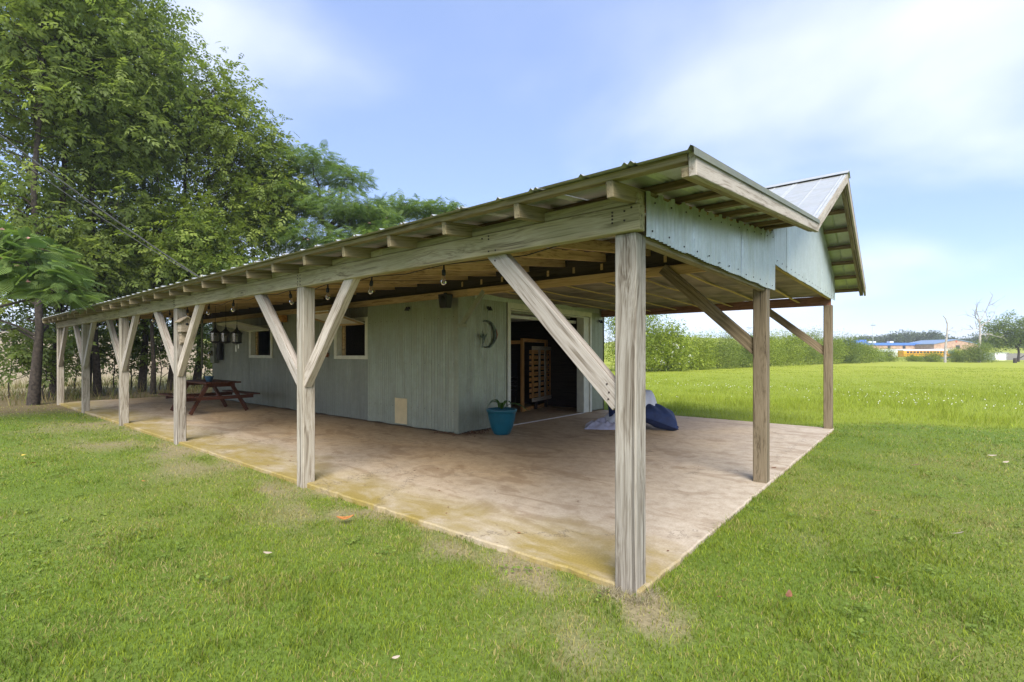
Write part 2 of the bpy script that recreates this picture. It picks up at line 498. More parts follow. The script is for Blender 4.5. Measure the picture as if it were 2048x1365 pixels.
M_DEADW = plain("bleached_dead_wood", (0.36, 0.33, 0.30), rough=0.9, var=0.25, scale=5)
L_TREE = leafy("broadleaf_foliage", (0.090, 0.140, 0.036), (0.310, 0.370, 0.100), trans=0.55)
L_TREE2 = leafy("sunny_broadleaf_foliage", (0.090, 0.145, 0.026), (0.310, 0.365, 0.070), trans=0.45)
L_MIMO = leafy("mimosa_foliage", (0.095, 0.165, 0.050), (0.250, 0.335, 0.095), trans=0.40)
L_BUSH = leafy("willow_green_foliage", (0.130, 0.195, 0.022), (0.380, 0.440, 0.060), trans=0.42)
L_PLANT = leafy("house_plant_foliage", (0.030, 0.080, 0.015), (0.10, 0.20, 0.03), trans=0.3, rough=0.35)
L_FAR = leafy("far_wood_foliage", (0.065, 0.095, 0.045), (0.125, 0.165, 0.065), trans=0.3)
G_GROUND = attr_col("ground_earth_and_turf", rough=0.95, noise=0.28)
G_BLADE = attr_col("grass_blade", rough=0.6, trans=0.35)

def glass_mat(name, col=(1, 1, 1), rough=0.02):
    m, nt, b, out = new_mat(name)
    b.inputs["Base Color"].default_value = (*col, 1)
    b.inputs["Roughness"].default_value = rough
    b.inputs["Transmission Weight"].default_value = 1.0
    b.inputs["IOR"].default_value = 1.3
    return m
M_GLASS = glass_mat("clear_bulb_glass", (0.95, 0.93, 0.88))
M_LGLASS = glass_mat("seeded_lantern_glass", (0.30, 0.28, 0.21), 0.25)

def concrete():
    m, nt, b, out = new_mat("stained_concrete")
    co = nd(nt, "TexCoord")
    P = co.outputs["Object"]
    n1 = nd(nt, "TexNoise", Scale=0.55, Detail=6.0, Roughness=0.62, Distortion=0.6); nt.links.new(P, n1.inputs["Vector"])
    n2 = nd(nt, "TexNoise", Scale=7.0, Detail=6.0, Roughness=0.7); nt.links.new(P, n2.inputs["Vector"])
    n3 = nd(nt, "TexNoise", Scale=60.0, Detail=3.0); nt.links.new(P, n3.inputs["Vector"])
    c = ramp(nt, n1.outputs[0], [(0.30, (0.30, 0.225, 0.155)), (0.42, (0.385, 0.315, 0.24)), (0.52, (0.45, 0.395, 0.325)), (0.66, (0.52, 0.475, 0.41))])
    c = mixc(nt, 0.55, c, ramp(nt, n2.outputs[0], [(0.3, (0.27, 0.215, 0.155)), (0.5, (0.44, 0.385, 0.315)), (0.72, (0.58, 0.53, 0.465))]), 'MIX')
    # sweeping trowel marks
    mp = nd(nt, "Mapping"); mp.inputs["Scale"].default_value = (0.7, 1.5, 1); mp.inputs["Rotation"].default_value = (0, 0, 0.5)
    nt.links.new(P, mp.inputs[0])
    n4 = nd(nt, "TexNoise", Scale=1.5, Detail=5.0, Roughness=0.65, Distortion=1.0); nt.links.new(mp.outputs[0], n4.inputs["Vector"])
    c = mixc(nt, math_n(nt, 'MULTIPLY', ramp(nt, n4.outputs[0], [(0.53, (0, 0, 0)), (0.60, (1, 1, 1))]), 0.45), c, (0.23, 0.165, 0.105))
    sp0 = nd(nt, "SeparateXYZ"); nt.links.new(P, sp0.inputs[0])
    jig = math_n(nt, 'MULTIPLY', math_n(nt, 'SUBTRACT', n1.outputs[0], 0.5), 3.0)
    inner_brown = math_n(nt, 'MULTIPLY', ramp(nt, math_n(nt, 'MULTIPLY', math_n(nt, 'ADD', sp0.outputs["Y"], jig), 0.3), [(0.18, (0, 0, 0)), (0.62, (1, 1, 1))]),
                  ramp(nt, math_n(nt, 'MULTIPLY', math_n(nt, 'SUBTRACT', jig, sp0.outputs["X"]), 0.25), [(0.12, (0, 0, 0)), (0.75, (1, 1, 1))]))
    c = mixc(nt, inner_brown, c, mixc(nt, 1.0, c, (1.08, 0.90, 0.66), 'MULTIPLY'))  # concrete turns browner inward from the front and gable edges
    # algae along the drip line of the long eave
    sep = nd(nt, "SeparateXYZ"); nt.links.new(P, sep.inputs[0])
    yy = math_n(nt, 'ADD', sep.outputs["Y"], math_n(nt, 'MULTIPLY', math_n(nt, 'SUBTRACT', n1.outputs[0], 0.5), 1.6))
    band = ramp(nt, yy, [(0.15, (1, 1, 1)), (0.6, (0.65, 0.65, 0.65)), (0.99, (0, 0, 0))])
    am = math_n(nt, 'MULTIPLY', band, ramp(nt, n4.outputs[0], [(0.32, (0.2,) * 3), (0.55, (0.95,) * 3)]))
    c = mixc(nt, math_n(nt, 'MULTIPLY', am, 0.95), c, (0.275, 0.215, 0.05))
    c = mixc(nt, 1.0, c, ramp(nt, n3.outputs[0], [(0.3, (0.84, 0.80, 0.74)), (0.7, (1.05, 1.01, 0.95))]), 'MULTIPLY')
    wv_ = nd(nt, "VectorMath", operation='SCALE'); wv_.inputs["Scale"].default_value = 0.5; nt.links.new(n2.outputs["Color"], wv_.inputs[0])
    ad_ = nd(nt, "VectorMath", operation='ADD'); nt.links.new(P, ad_.inputs[0]); nt.links.new(wv_.outputs[0], ad_.inputs[1])
    vc = nd(nt, "TexVoronoi", Scale=0.42, feature='DISTANCE_TO_EDGE'); nt.links.new(ad_.outputs[0], vc.inputs["Vector"])
    cr = math_n(nt, 'MULTIPLY', ramp(nt, vc.outputs["Distance"], [(0.0, (1, 1, 1)), (0.0045, (0, 0, 0))]), ramp(nt, n1.outputs[0], [(0.47, (0, 0, 0)), (0.52, (0.75,) * 3)]))
    c = mixc(nt, cr, c, (0.09, 0.07, 0.05))
    nsp = nd(nt, "TexVoronoi", Scale=5.0); nt.links.new(P, nsp.inputs["Vector"])
    c = mixc(nt, math_n(nt, 'MULTIPLY', ramp(nt, nsp.outputs["Distance"], [(0.03, (1, 1, 1)), (0.06, (0, 0, 0))]), 0.6), c, (0.16, 0.11, 0.07))
    nt.links.new(c, b.inputs["Base Color"])
    nt.links.new(ramp(nt, n1.outputs[0], [(0.3, (0.62,) * 3), (0.7, (0.85,) * 3)]), b.inputs["Roughness"])
    b.inputs["Specular IOR Level"].default_value = 0.3
    bp = nd(nt, "Bump", Strength=0.12, Distance=0.003)
    nt.links.new(n2.outputs[0], bp.inputs["Height"]); nt.links.new(bp.outputs[0], b.inputs["Normal"])
    return m
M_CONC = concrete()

# ------------------------------------------------------------------ ground
SX0, SX1, SY0, SY1 = -19.15, 0.015, 0.02, 8.93      # slab outline

def terrain_z(x, y):
    x = np.asarray(x, float); y = np.asarray(y, float)
    z = -0.050 + 0.012 * sstep(-2, 0.6, x) * sstep(-0.6, 0.6, y)
    z = z + (fbm(x, y, 2.2, 3) - 0.5) * 0.04 + (fbm(x, y, 9, 5) - 0.5) * 0.10 * sstep(9, 22, np.hypot(x + 3, y - 2))
    z = z + 0.040 * np.maximum(0, -x - 30) * sstep(30, 70, -x)
    d = (x - CAM.x) * FWD.x + (y - CAM.y) * FWD.y
    right = sstep(0.1, 0.3, ((x - CAM.x) * RGT.x + (y - CAM.y) * RGT.y) / np.maximum(d, 1.0))
    z = z + 0.062 * np.maximum(0, d - 165) * right * sstep(400, 300, d)
    return z

def mow_line(x):             # mowed lawn ends where the field begins
    return 10.15 + 0.57 * np.maximum(x, -1.5) * 1.0 + 0.25 * np.sin(x * 1.7)

def zones(x, y):
    """weights of bare soil, dry turf, field, left grain field"""
    slab_d = np.maximum(np.maximum(SX0 - x, x - SX1), np.maximum(SY0 - y, y - SY1))
    front = (y < 0.1) & (x < 0.4)
    n1 = fbm(x, y, 0.75, 21, 4); n2 = fbm(x, y, 2.4, 31, 3); n3 = fbm(x, y, 0.28, 41, 2)
    edge = np.exp(-np.clip(slab_d, 0, 9) / 0.55)
    soil = sstep(0.54, 0.66, n1 * 0.42 + n3 * 0.30 + edge * 0.26 * front) * front * sstep(1.5, 0.5, slab_d)
    # the worn patch by the corner post and a few others
    for cx, cy, r, a in ((-0.05, -0.72, 0.32, 0.7), (-1.6, -0.2, 0.35, 0.7), (-3.1, -0.3, 0.6, 1.0), (-4.3, -0.4, 0.6, 1.0), (-6.3, -0.5, 0.6, 0.9), (-7.6, -0.5, 0.6, 1.0), (-9.5, -0.6, 0.9, 1.0), (-12.5, -0.6, 1.2, 0.9), (0.75, 1.75, 0.25, 0.4)):
        soil = np.maximum(soil, a * np.exp(-(((x - cx) / r) ** 2 + ((y - cy) / (r * 0.8)) ** 2)) * sstep(0.40, 0.56, n3 * 0.75 + n1 * 0.25))
    dry = sstep(0.46, 0.76, n2 * 0.75 + n1 * 0.25) * 0.85 + 0.35 * edge * (y < 0.3)
    dry = np.clip(dry, 0, 1)
    under = sstep(-15.5, -17.5, x + 0.5 * (n1 - 0.5)) * sstep(9, 6, y) 
    field = sstep(-0.3, 0.3, y - mow_line(x))
    grain = sstep(-22.5, -25, x + 2 * (n2 - 0.5)) * sstep(60, 30, y + 0 * x)
    return soil, dry, under, field, grain, n1, n2, n3

def ground_col(x, y):
    soil, dry, under, field, grain, n1, n2, n3 = zones(x, y)
    def lerp(a, b, t): return a * (1 - t[:, None]) + np.array(b) * t[:, None]
    c = np.tile(np.array((0.105, 0.160, 0.024)), (len(x), 1))
    c = lerp(c, (0.150, 0.195, 0.034), n2 * 0.6)
    c = lerp(c, (0.22, 0.195, 0.075), dry * 0.35)
    c = lerp(c, (0.245, 0.205, 0.115), soil)
    c = lerp(c, (0.21, 0.255, 0.030), field)
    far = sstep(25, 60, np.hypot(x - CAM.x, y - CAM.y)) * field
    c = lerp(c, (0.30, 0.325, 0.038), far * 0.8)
    c = lerp(c, (0.150, 0.105, 0.062), under * 0.85)
    c = lerp(c, (0.30, 0.235, 0.15), grain)
    gr2 = grain * (0.35 + 0.65 * sstep(0.4, 0.7, n2)) * sstep(-46, -28, x)
    c = lerp(c, (0.24, 0.25, 0.075), gr2 * 0.8)
    return c

def build_ground():
    nr, na = 150, 300
    r = np.concatenate([[0.0], np.geomspace(0.35, 1200, nr)])
    a = np.linspace(0, 2 * np.pi, na, endpoint=False)
    R, A = np.meshgrid(r, a, indexing='ij')
    x = (CAM.x + R * np.cos(A)).ravel(); y = (CAM.y + R * np.sin(A)).ravel()
    z = terrain_z(x, y)
    z = np.minimum(z, 30)
    i = np.arange(nr)[:, None] * na; k = np.arange(na)[None, :]; k2 = (k + 1) % na
    F = np.stack([i + k, i + na + k, i + na + k2, i + k2], -1).reshape(-1, 4)
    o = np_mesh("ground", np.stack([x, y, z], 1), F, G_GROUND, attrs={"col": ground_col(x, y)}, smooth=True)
    tag(o, "green lawn, field and rising farmland", "ground", kind="structure")
build_ground()

slab = bpy.data.objects.new("concrete_slab", None); COL.objects.link(slab)
tag(slab, "stained concrete porch slab with mustard algae along its front edge", "slab", kind="structure")
for (xa, xb, ya, yb) in ((-5.2, SX1, SY0, 4.3), (-5.2, SX1, 4.306, SY1), (-9.9, -5.206, SY0, SY1), (-14.6, -9.906, SY0, SY1), (SX0, -14.606, SY0, SY1)):
    pts = []
    for (ax, ay, bx, by) in ((xa, ya, xb, ya), (xb, ya, xb, yb), (xb, yb, xa, yb), (xa, yb, xa, ya)):
        L = math.hypot(bx - ax, by - ay); k = max(2, int(L / 0.09))
        outer = (ay == by == SY0) or (ax == bx == SX1)
        for q in range(k):
            u = q / k; e = (random.gauss(0, 0.004) - (random.random() < 0.06) * random.uniform(0.004, 0.022)) if outer and q else 0.0
            nx, ny = (by - ay) / L, -(bx - ax) / L
            pts.append((ax + (bx - ax) * u + nx * e, ay + (by - ay) * u + ny * e))
    m = len(pts); V = [(x, y, 0.0) for x, y in pts]
    cx_, cy_ = (xa + xb) / 2, (ya + yb) / 2
    sg = lambda v, c: 1 if v > c else -1
    lip = [(x + (0.010 if abs(x - SX1) < 0.03 else 0), y - (0.010 if abs(y - SY0) < 0.03 else 0), -0.012) for x, y in pts]
    V += lip + [(x, y, -0.2) for x, y, z in lip]
    F = [tuple(range(m))] + [(i, m + i, m + (i + 1) % m, (i + 1) % m) for i in range(m)] + [(m + i, 2 * m + i, 2 * m + (i + 1) % m, m + (i + 1) % m) for i in range(m)]
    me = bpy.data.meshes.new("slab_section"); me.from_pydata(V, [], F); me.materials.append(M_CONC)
    o = link(bpy.data.objects.new("slab_section", me), slab)        # mesh in metres from the corner post

# ------------------------------------------------------------------ the barn
barn = thing("barn", "grey corrugated metal barn with a weathered timber porch roof", "barn")
WX, WY = -5.22, 3.56             # the corner of the metal walls
BX0, BY1 = -16.95, 8.95          # far end and back of the walls
POSTS_X = (-4.19, -8.44, -11.92, -15.55, -18.95)
PS = 0.15
def post(x, y, z0, z1, mat): 
    return board("post", (x, y, z0), (x, y, z1), PS, PS, mat, barn, up=(0, 1, 0), bev=0.008)
post(-0.075, 0.075, -0.10, 2.275, W_POST)
for x in POSTS_X: post(x, 0.045, -0.10, 2.275, W_POST)
post(-0.065, 3.46, -0.02, 2.545, W_POST2)
post(-0.065, 8.86, -0.02, 2.475, W_POST2)
# long eave beam: two stacked members, butted over the posts
ends = [0.042] + list(POSTS_X[:-1]) + [-19.05]
for a, b_ in zip(ends[:-1], ends[1:]):
    b2 = b_ + 0.004 if b_ > -19 else b_
    board("beam", (a, 0.0, 2.358), (b2, 0.0, 2.358), 0.165, 0.08, W_BEAM, barn, bev=0.005)
offs = [0.03, -2.6, -6.3, -10.2, -14.0, -19.05]
for a, b_ in zip(offs[:-1], offs[1:]):
    board("top_plate", (a, 0.004, 2.476), (b_ + 0.004, 0.004, 2.476), 0.062, 0.074, W_BEAM, barn, bev=0.004)
# diagonal braces of the eave posts
def brace(xa, za, xb, zb, y, mat, t=0.085, w=0.14):
    # ends cut plumb against the post and level under the beam
    p0, p1 = Vector((xa, y, za)), Vector((xb, y, zb))
    return board("brace", p0, p1, w, t, mat, barn, bev=0.004)
brace(-0.125, 1.175, -1.255, 2.335, 0.06, W_BRACE)
for i, x in enumerate(POSTS_X):
    brace(x + 0.035, 1.155, x + 1.03, 2.335, 0.028, W_BRACE)
    if i < len(POSTS_X) - 1:
        brace(x - 0.035, 1.155, x - 1.20, 2.335, 0.028, W_BRACE)
brace(-0.11, 1.545, -1.26, 2.63, 3.46, W_POST2)
brace(-0.10, 1.52, -1.30, 2.53, 8.86, W_POST2)
brace(WX + 0.16, 2.03, WX + 0.72, 2.60, 3.47, M_WALL, t=0.045, w=0.09)
box("wall_block", (WX + 0.02, 3.44, 1.985), (WX + 0.32, 3.50, 2.045), M_WALL, barn, 0.003)

SL = 0.114
def roof_z(y): return 2.563 + SL * (y + 0.40)     # top of the shed roof sheet
# rafters
xs_r = [0.012 - 0.70 * i - 0.02 for i in range(28)]
for i, x in enumerate(xs_r):
    if x < -19.0: break
    jx = 0.0 if i < 2 else random.uniform(-0.02, 0.02)
    ye = -0.33 + (0 if i < 2 else random.uniform(-0.015, 0.01))
    z0 = roof_z(ye) - 0.022 - 0.04 - 0.049; z1 = roof_z(3.5) - 0.022 - 0.04 - 0.049
    board("rafter", (x + jx, ye, z0), (x + jx, 0.42, z0 + SL * (0.42 - ye)), 0.098, 0.045, W_RAFT, barn, bev=0.004)
    board("rafter", (x + jx - 0.047, -0.02 + 0.14, z0 + SL * (0.12 - ye)), (x + jx - 0.047, 3.5, z1), 0.125, 0.042, W_BROWN, barn, bev=0.003)
# purlins under the sheets
P_Y = [-0.30, 0.24, 0.78, 1.32, 1.86, 2.40, 2.94, 3.38]
for i, y in enumerate(P_Y):
    board("purlin", (0.452, y, roof_z(y) - 0.022 - 0.02), (-19.15, y, roof_z(y) - 0.022 - 0.02), 0.04, 0.09, W_RAFT if i < 1 else W_PURL, barn, up=(0, -SL, 1), bev=0.003)
# fly rafter on the gable overhang
board("fly_rafter", (0.475, -0.335, roof_z(-0.335) - 0.082), (0.475, 3.60, roof_z(3.60) - 0.082), 0.125, 0.042, W_BRACE, barn, bev=0.004)
board("fly_rafter", (0.432, -0.325, roof_z(-0.325) - 0.115), (0.432, 3.48, roof_z(3.48) - 0.115), 0.05, 0.04, W_RAFT, barn, bev=0.003)
board("fly_rafter", (-19.17, -0.33, roof_z(-0.33) - 0.082), (-19.17, 3.60, roof_z(3.60) - 0.082), 0.125, 0.042, W_BEAM, barn, bev=0.004)

# roof sheets with V ribs (a pair at the lap and one in the middle)
UNIT = 0.66
def v_profile():
    pts = [(0.0, 0.0)]
    for c in (0.028, 0.066, 0.345):
        pts += [(c - 0.018, 0.0), (c, 0.017), (c + 0.018, 0.0)]
    pts.append((UNIT + 0.004, 0.0))
    return sorted(pts)
def roof_mesh(name, length, k=1.0):
    pr = [(x, h * k) for x, h in v_profile()]; n = 4
    V, F = [], []
    for j in range(n + 1):
        for (x, h) in pr: V.append((-x, length * j / n, h))
    m = len(pr)
    for j in range(n):
        for i in range(m - 1): F.append((j * m + i, j * m + i + 1, (j + 1) * m + i + 1, (j + 1) * m + i))
    me = bpy.data.meshes.new(name); me.from_pydata(V, [], F); me.materials.append(M_ROOF)
    return me
shed_me = roof_mesh("roof_sheet", 4.02 * math.sqrt(1 + SL * SL))
RX0 = 0.515
nsheet = 30
for i in range(nsheet):
    o = link(bpy.data.objects.new("roof_sheet", shed_me), barn)
    o.location = (RX0 - 0.325 - UNIT * (i - 0.48) - 0.0, -0.405 + random.uniform(-0.008, 0.008), roof_z(-0.405) - 0.022 + 0.0007 * (i % 2) + 0.001)
    if i == 0: o.location.x = RX0 - 0.008
    else: o.location.x = 0.145 + 0.047 - UNIT * (i - 1)
    o.rotation_euler = (math.atan(SL), random.uniform(-0.003, 0.003) if i > 1 else 0, 0)
# first strip is only as wide as the overhang: trim by its own narrow mesh
first = [o for o in barn.children if o.name.startswith("roof_sheet")][0]
V, F = [], []
for j in range(5):
    yl = 4.02 * math.sqrt(1 + SL * SL) * j / 4
    for (x, h) in ((0.0, -0.03), (0.002, 0.012), (0.018, 0.022), (0.034, 0.0), (0.325, 0.0)): V.append((-x, yl, h))
for j in range(4):
    for i in range(4): F.append((j * 5 + i, j * 5 + i + 1, (j + 1) * 5 + i + 1, (j + 1) * 5 + i))
me = bpy.data.meshes.new("roof_sheet"); me.from_pydata(V, [], F); me.materials.append(M_ROOF); me.materials.append(M_EDGE); first.data = me
for i, p in enumerate(me.polygons): p.material_index = 1 if i % 4 < 2 else 0

# main gable roof
RID_Y, RID_Z, EAV_Y, EAV_Z, EAR_Y = 6.42, 4.33, 3.50, 3.005, 9.72
S_L = (RID_Z - EAV_Z) / (RID_Y - EAV_Y)
EAR_Z = RID_Z - S_L * (EAR_Y - RID_Y)
GX = 0.50
len_l = math.hypot(RID_Y - EAV_Y, RID_Z - EAV_Z); len_r = math.hypot(EAR_Y - RID_Y, RID_Z - EAR_Z)
ml, mr = roof_mesh("main_roof_sheet", len_l, 0.55), roof_mesh("main_roof_sheet", len_r, 0.55)
for i in range(30):
    x = GX - UNIT * i
    o = link(bpy.data.objects.new("main_roof_sheet", ml), barn)
    o.location = (x, EAV_Y, EAV_Z + 0.001 * (i % 2)); o.rotation_euler = (math.atan(S_L), 0, 0)
    o = link(bpy.data.objects.new("main_roof_sheet", mr), barn)
    o.location = (x - UNIT - 0.002, EAR_Y, EAR_Z + 0.001 * (i % 2)); o.rotation_euler = (math.atan(S_L), 0, math.pi)
def strip(name, secs, mat, parent):
    """prism along X between x0 and x1 through the (y,z) outline"""
    x0, x1, outline = secs
    n = len(outline)
    V = [(x0, y, z) for y, z in outline] + [(x1, y, z) for y, z in outline]
    F = [tuple(range(n - 1, -1, -1)), tuple(range(n, 2 * n))] + [(i, (i + 1) % n, n + (i + 1) % n, n + i) for i in range(n)]
    me = bpy.data.meshes.new(name); me.from_pydata(V, [], F); me.materials.append(mat)
    return link(bpy.data.objects.new(name, me), parent)
for i in range(7):
    a = GX + 0.02 - 2.8 * i; b_ = a - 2.8 + 0.012
    strip("ridge_cap", (b_, a, [(RID_Y - 0.17, RID_Z - 0.17 * S_L + 0.032), (RID_Y, RID_Z + 0.04), (RID_Y + 0.17, RID_Z - 0.17 * S_L + 0.032), (RID_Y, RID_Z + 0.031)]), M_ROOF, barn)
# rake boards and overhang purlins of the main gable
def on_l(y, dz): return EAV_Z + S_L * (y - EAV_Y) + dz
def on_r(y, dz): return RID_Z - S_L * (y - RID_Y) + dz
board("rake_board", (GX - 0.02, 3.52, on_l(3.52, -0.085)), (GX - 0.02, RID_Y - 0.004, on_l(RID_Y, -0.085)), 0.125, 0.034, W_BRACE, barn, cut1=0.45)
board("rake_board", (GX - 0.02, EAR_Y - 0.01, on_r(EAR_Y - 0.01, -0.085)), (GX - 0.02, RID_Y + 0.004, on_r(RID_Y, -0.085)), 0.125, 0.034, W_BRACE, barn, cut1=0.45)
board("rake_rafter", (GX - 0.075, EAR_Y - 0.08, on_r(EAR_Y - 0.08, -0.115)), (GX - 0.075, RID_Y, on_r(RID_Y, -0.115)), 0.13, 0.06, W_POST2, barn)
board("rake_rafter", (GX - 0.075, 3.66, on_l(3.66, -0.115)), (GX - 0.075, RID_Y, on_l(RID_Y, -0.115)), 0.13, 0.06, W_POST2, barn)
for k in range(7):
    y = RID_Y + 0.28 + k * 0.485
    z = on_r(y, -0.055)
    board("gable_purlin", (GX - 0.105, y, z), (-19.1, y, z), 0.04, 0.085, W_PURL, barn, up=(0, S_L, 1), bev=0.002)
for k in range(6):
    y = RID_Y - 0.28 - k * 0.485
    z = on_l(y, -0.055)
    board("gable_purlin", (GX - 0.105, y, z), (-19.1, y, z), 0.04, 0.085, W_PURL, barn, up=(0, -S_L, 1), bev=0.002)

# corrugated sheets -------------------------------------------------
def corrugated(name, p0, p1, zb, zt, mat, parent, pitch=0.068, amp=0.008, nrm=(0, -1), seg=6, wob=0.0, rng=None):
    """sheet standing along p0->p1 (xy); zb/zt are numbers or functions of distance; bulges along nrm"""
    p0 = Vector((p0[0], p0[1])); p1 = Vector((p1[0], p1[1]))
    L = (p1 - p0).length; d = (p1 - p0) / L
    n = max(6, int(L / pitch * seg)); nz = 4
    V, F = [], []
    ph = 0.7; s00 = p0.dot(d)
    ox, oy = (p0 + p1) / 2
    for i in range(n + 1):
        s = L * i / n
        b_ = zb(s) if callable(zb) else zb; t_ = zt(s) if callable(zt) else zt
        g = s + s00
        for j in range(nz + 1):
            u = j / nz
            h = amp * math.sin(2 * math.pi * g / pitch + ph) + 0.22 * amp * math.sin(g * 41 + 2 * ph) * math.sin(g * 13.7 + ph + 0.8 * u) + wob * math.sin(g * 5 + ph + 3 * u) * (0.3 + u)
            x = p0.x + d.x * s + nrm[0] * h; y = p0.y + d.y * s + nrm[1] * h
            V.append((x - ox, y - oy, b_ + (t_ - b_) * u))
    k = nz + 1
    for i in range(n):
        for j in range(nz): F.append((i * k + j, (i + 1) * k + j, (i + 1) * k + j + 1, i * k + j + 1))
    me = bpy.data.meshes.new(name); me.from_pydata(V, [], F); me.materials.append(mat)
    for p in me.polygons: p.use_smooth = True
    o = link(bpy.data.objects.new(name, me), parent); o.location = (ox, oy, 0)
    return o

# shed gable sheets
ys = [0.085, 0.80, 1.52, 2.25, 2.98, 3.70]
for i, (a, b_) in enumerate(zip(ys[:-1], ys[1:])):
    a2 = a + (0.0 if i else 0.0)
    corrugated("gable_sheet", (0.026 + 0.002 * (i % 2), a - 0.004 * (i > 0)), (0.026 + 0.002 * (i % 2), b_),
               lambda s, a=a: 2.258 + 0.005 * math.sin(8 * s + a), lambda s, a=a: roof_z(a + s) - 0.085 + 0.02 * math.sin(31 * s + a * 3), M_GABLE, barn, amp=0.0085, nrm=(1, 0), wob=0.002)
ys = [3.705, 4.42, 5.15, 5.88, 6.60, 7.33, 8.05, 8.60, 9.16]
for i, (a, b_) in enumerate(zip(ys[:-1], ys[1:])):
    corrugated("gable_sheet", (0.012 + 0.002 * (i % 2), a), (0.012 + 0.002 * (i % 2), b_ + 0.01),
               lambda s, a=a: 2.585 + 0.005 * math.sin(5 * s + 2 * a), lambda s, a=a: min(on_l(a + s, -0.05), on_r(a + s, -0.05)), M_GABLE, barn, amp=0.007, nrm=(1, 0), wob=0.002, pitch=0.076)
# framing behind the gable sheets
board("gable_header", (-0.045, 0.16, 2.305), (-0.045, 3.385, 2.305), 0.15, 0.07, W_RAFT, barn)
board("gable_header", (-0.035, 3.55, 2.635), (-0.035, 8.78, 2.635), 0.10, 0.06, W_LATH, barn)
board("gable_girt", (-0.035, 3.60, 3.0), (-0.035, 9.1, 3.0), 0.09, 0.04, W_BROWN, barn)
# inner ledger that carries the rafters, and the far beam
for a, b_ in ((0.0, -4.9), (-4.904, -9.8), (-9.804, -14.7), (-14.704, -19.1)):
    board("ledger", (a, 3.475, 2.60), (b_, 3.475, 2.60), 0.125, 0.05, W_BROWN, barn)
for a, b_ in ((-0.08, -6.4), (-6.404, -12.8), (-12.804, -19.05)):
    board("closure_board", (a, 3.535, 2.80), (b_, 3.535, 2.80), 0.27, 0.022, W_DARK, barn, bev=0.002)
board("far_beam", (-0.02, 8.86, 2.565), (WX + 0.02, 8.86, 2.565), 0.185, 0.09, W_RED, barn)
# flat ceiling of brown felt with pale laths
def felt():
    nx, ny = 60, 60
    xs = np.linspace(WX - 0.02, -0.07, nx); yy = np.linspace(3.51, 8.82, ny)
    X, Y = np.meshgrid(xs, yy, indexing='ij')
    Z = 2.672 + (fbm(X, Y * 2.0, 1.2, 61) - 0.5) * 0.10 - 0.035 * np.abs(np.sin(Y * 2.2 + 0.6 * X))
    V = np.stack([X.ravel(), Y.ravel(), Z.ravel()], 1)
    i = np.arange(nx - 1)[:, None] * ny; k = np.arange(ny - 1)[None, :]
    F = np.stack([i + k, i + k + 1, i + ny + k + 1, i + ny + k], -1).reshape(-1, 4)
    np_mesh("ceiling_felt", V, F, M_FELT, barn, smooth=True)
felt()
for k, x in enumerate((-0.46, -1.12, -1.78, -2.42, -3.06, -3.7, -4.4)):
    pts = [(x + 0.03 * math.sin(k), 3.52, 2.615), (x - 0.04, 5.0, 2.60 - 0.012 * (k % 3)), (x - 0.10, 6.6, 2.602), (x - 0.13, 7.9 + 0.2 * (k % 2), 2.585), (x - 0.11, 8.78, 2.55)]
    for j in range(4):
        q = 0.003 if j % 2 else 0.0
        board("lath", (pts[j][0], pts[j][1], pts[j][2] + q), (pts[j + 1][0], pts[j + 1][1], pts[j + 1][2] + q), 0.012, 0.042, W_LATH, barn, bev=0.0)
for k in range(11):                       # ceiling joists over the felt
    board("ceiling_joist", (-0.3 - 0.48 * k, 3.52, 2.77), (-0.3 - 0.48 * k, 8.9, 2.77), 0.09, 0.04, W_BROWN, barn, bev=0)

# long wall with two window openings
WIN = ((-9.42, -8.06), (-14.07, -12.60))
WZ0, WZ1 = 1.378, 2.318
def wall_run(xa, xb, mat, amp, yy, pitch, step, names="wall_sheet"):
    x = xa
    while x > xb + 0.02:
        x2 = max(xb, x - step)
        corrugated(names, (x + 0.006, yy), (x2, yy + random.uniform(-.002, .002)), lambda s: 0.03 + 0.008 * math.sin(9 * s + x), 2.67, mat, barn, pitch=pitch, amp=amp, seg=6, wob=0.0006)
        x = x2
wall_run(WX, -8.06, M_WALL, 0.013, WY - 0.012, 0.076, 0.71)
def under_over(xa, xb, mat):
    for a, b_ in ((xa, (xa + xb) / 2), ((xa + xb) / 2, xb)):
        corrugated("wall_sheet", (a + 0.006, WY), (b_, WY), 0.03, WZ0 + 0.02, mat, barn, amp=0.006, wob=0.001, pitch=0.09)
        corrugated("wall_sheet", (a + 0.006, WY), (b_, WY), WZ1 - 0.02, 2.70, mat, barn, amp=0.006, wob=0.001, pitch=0.09)
under_over(-8.06, -9.42, M_WALLB)
wall_run(-9.42, -12.60, M_WALLB, 0.005, WY, 0.09, 0.80)
under_over(-12.60, -14.07, M_WALLB)
wall_run(-14.07, BX0, M_WALLB, 0.005, WY, 0.09, 0.74)
# corner flashing
box("corner_flashing", (WX - 0.09, WY - 0.032, 0.02), (WX + 0.018, WY - 0.022, 2.68), M_WALL, barn)
box("corner_flashing", (WX + 0.008, WY - 0.0215, 0.02), (WX + 0.018, WY + 0.10, 2.68), M_WALL, barn)
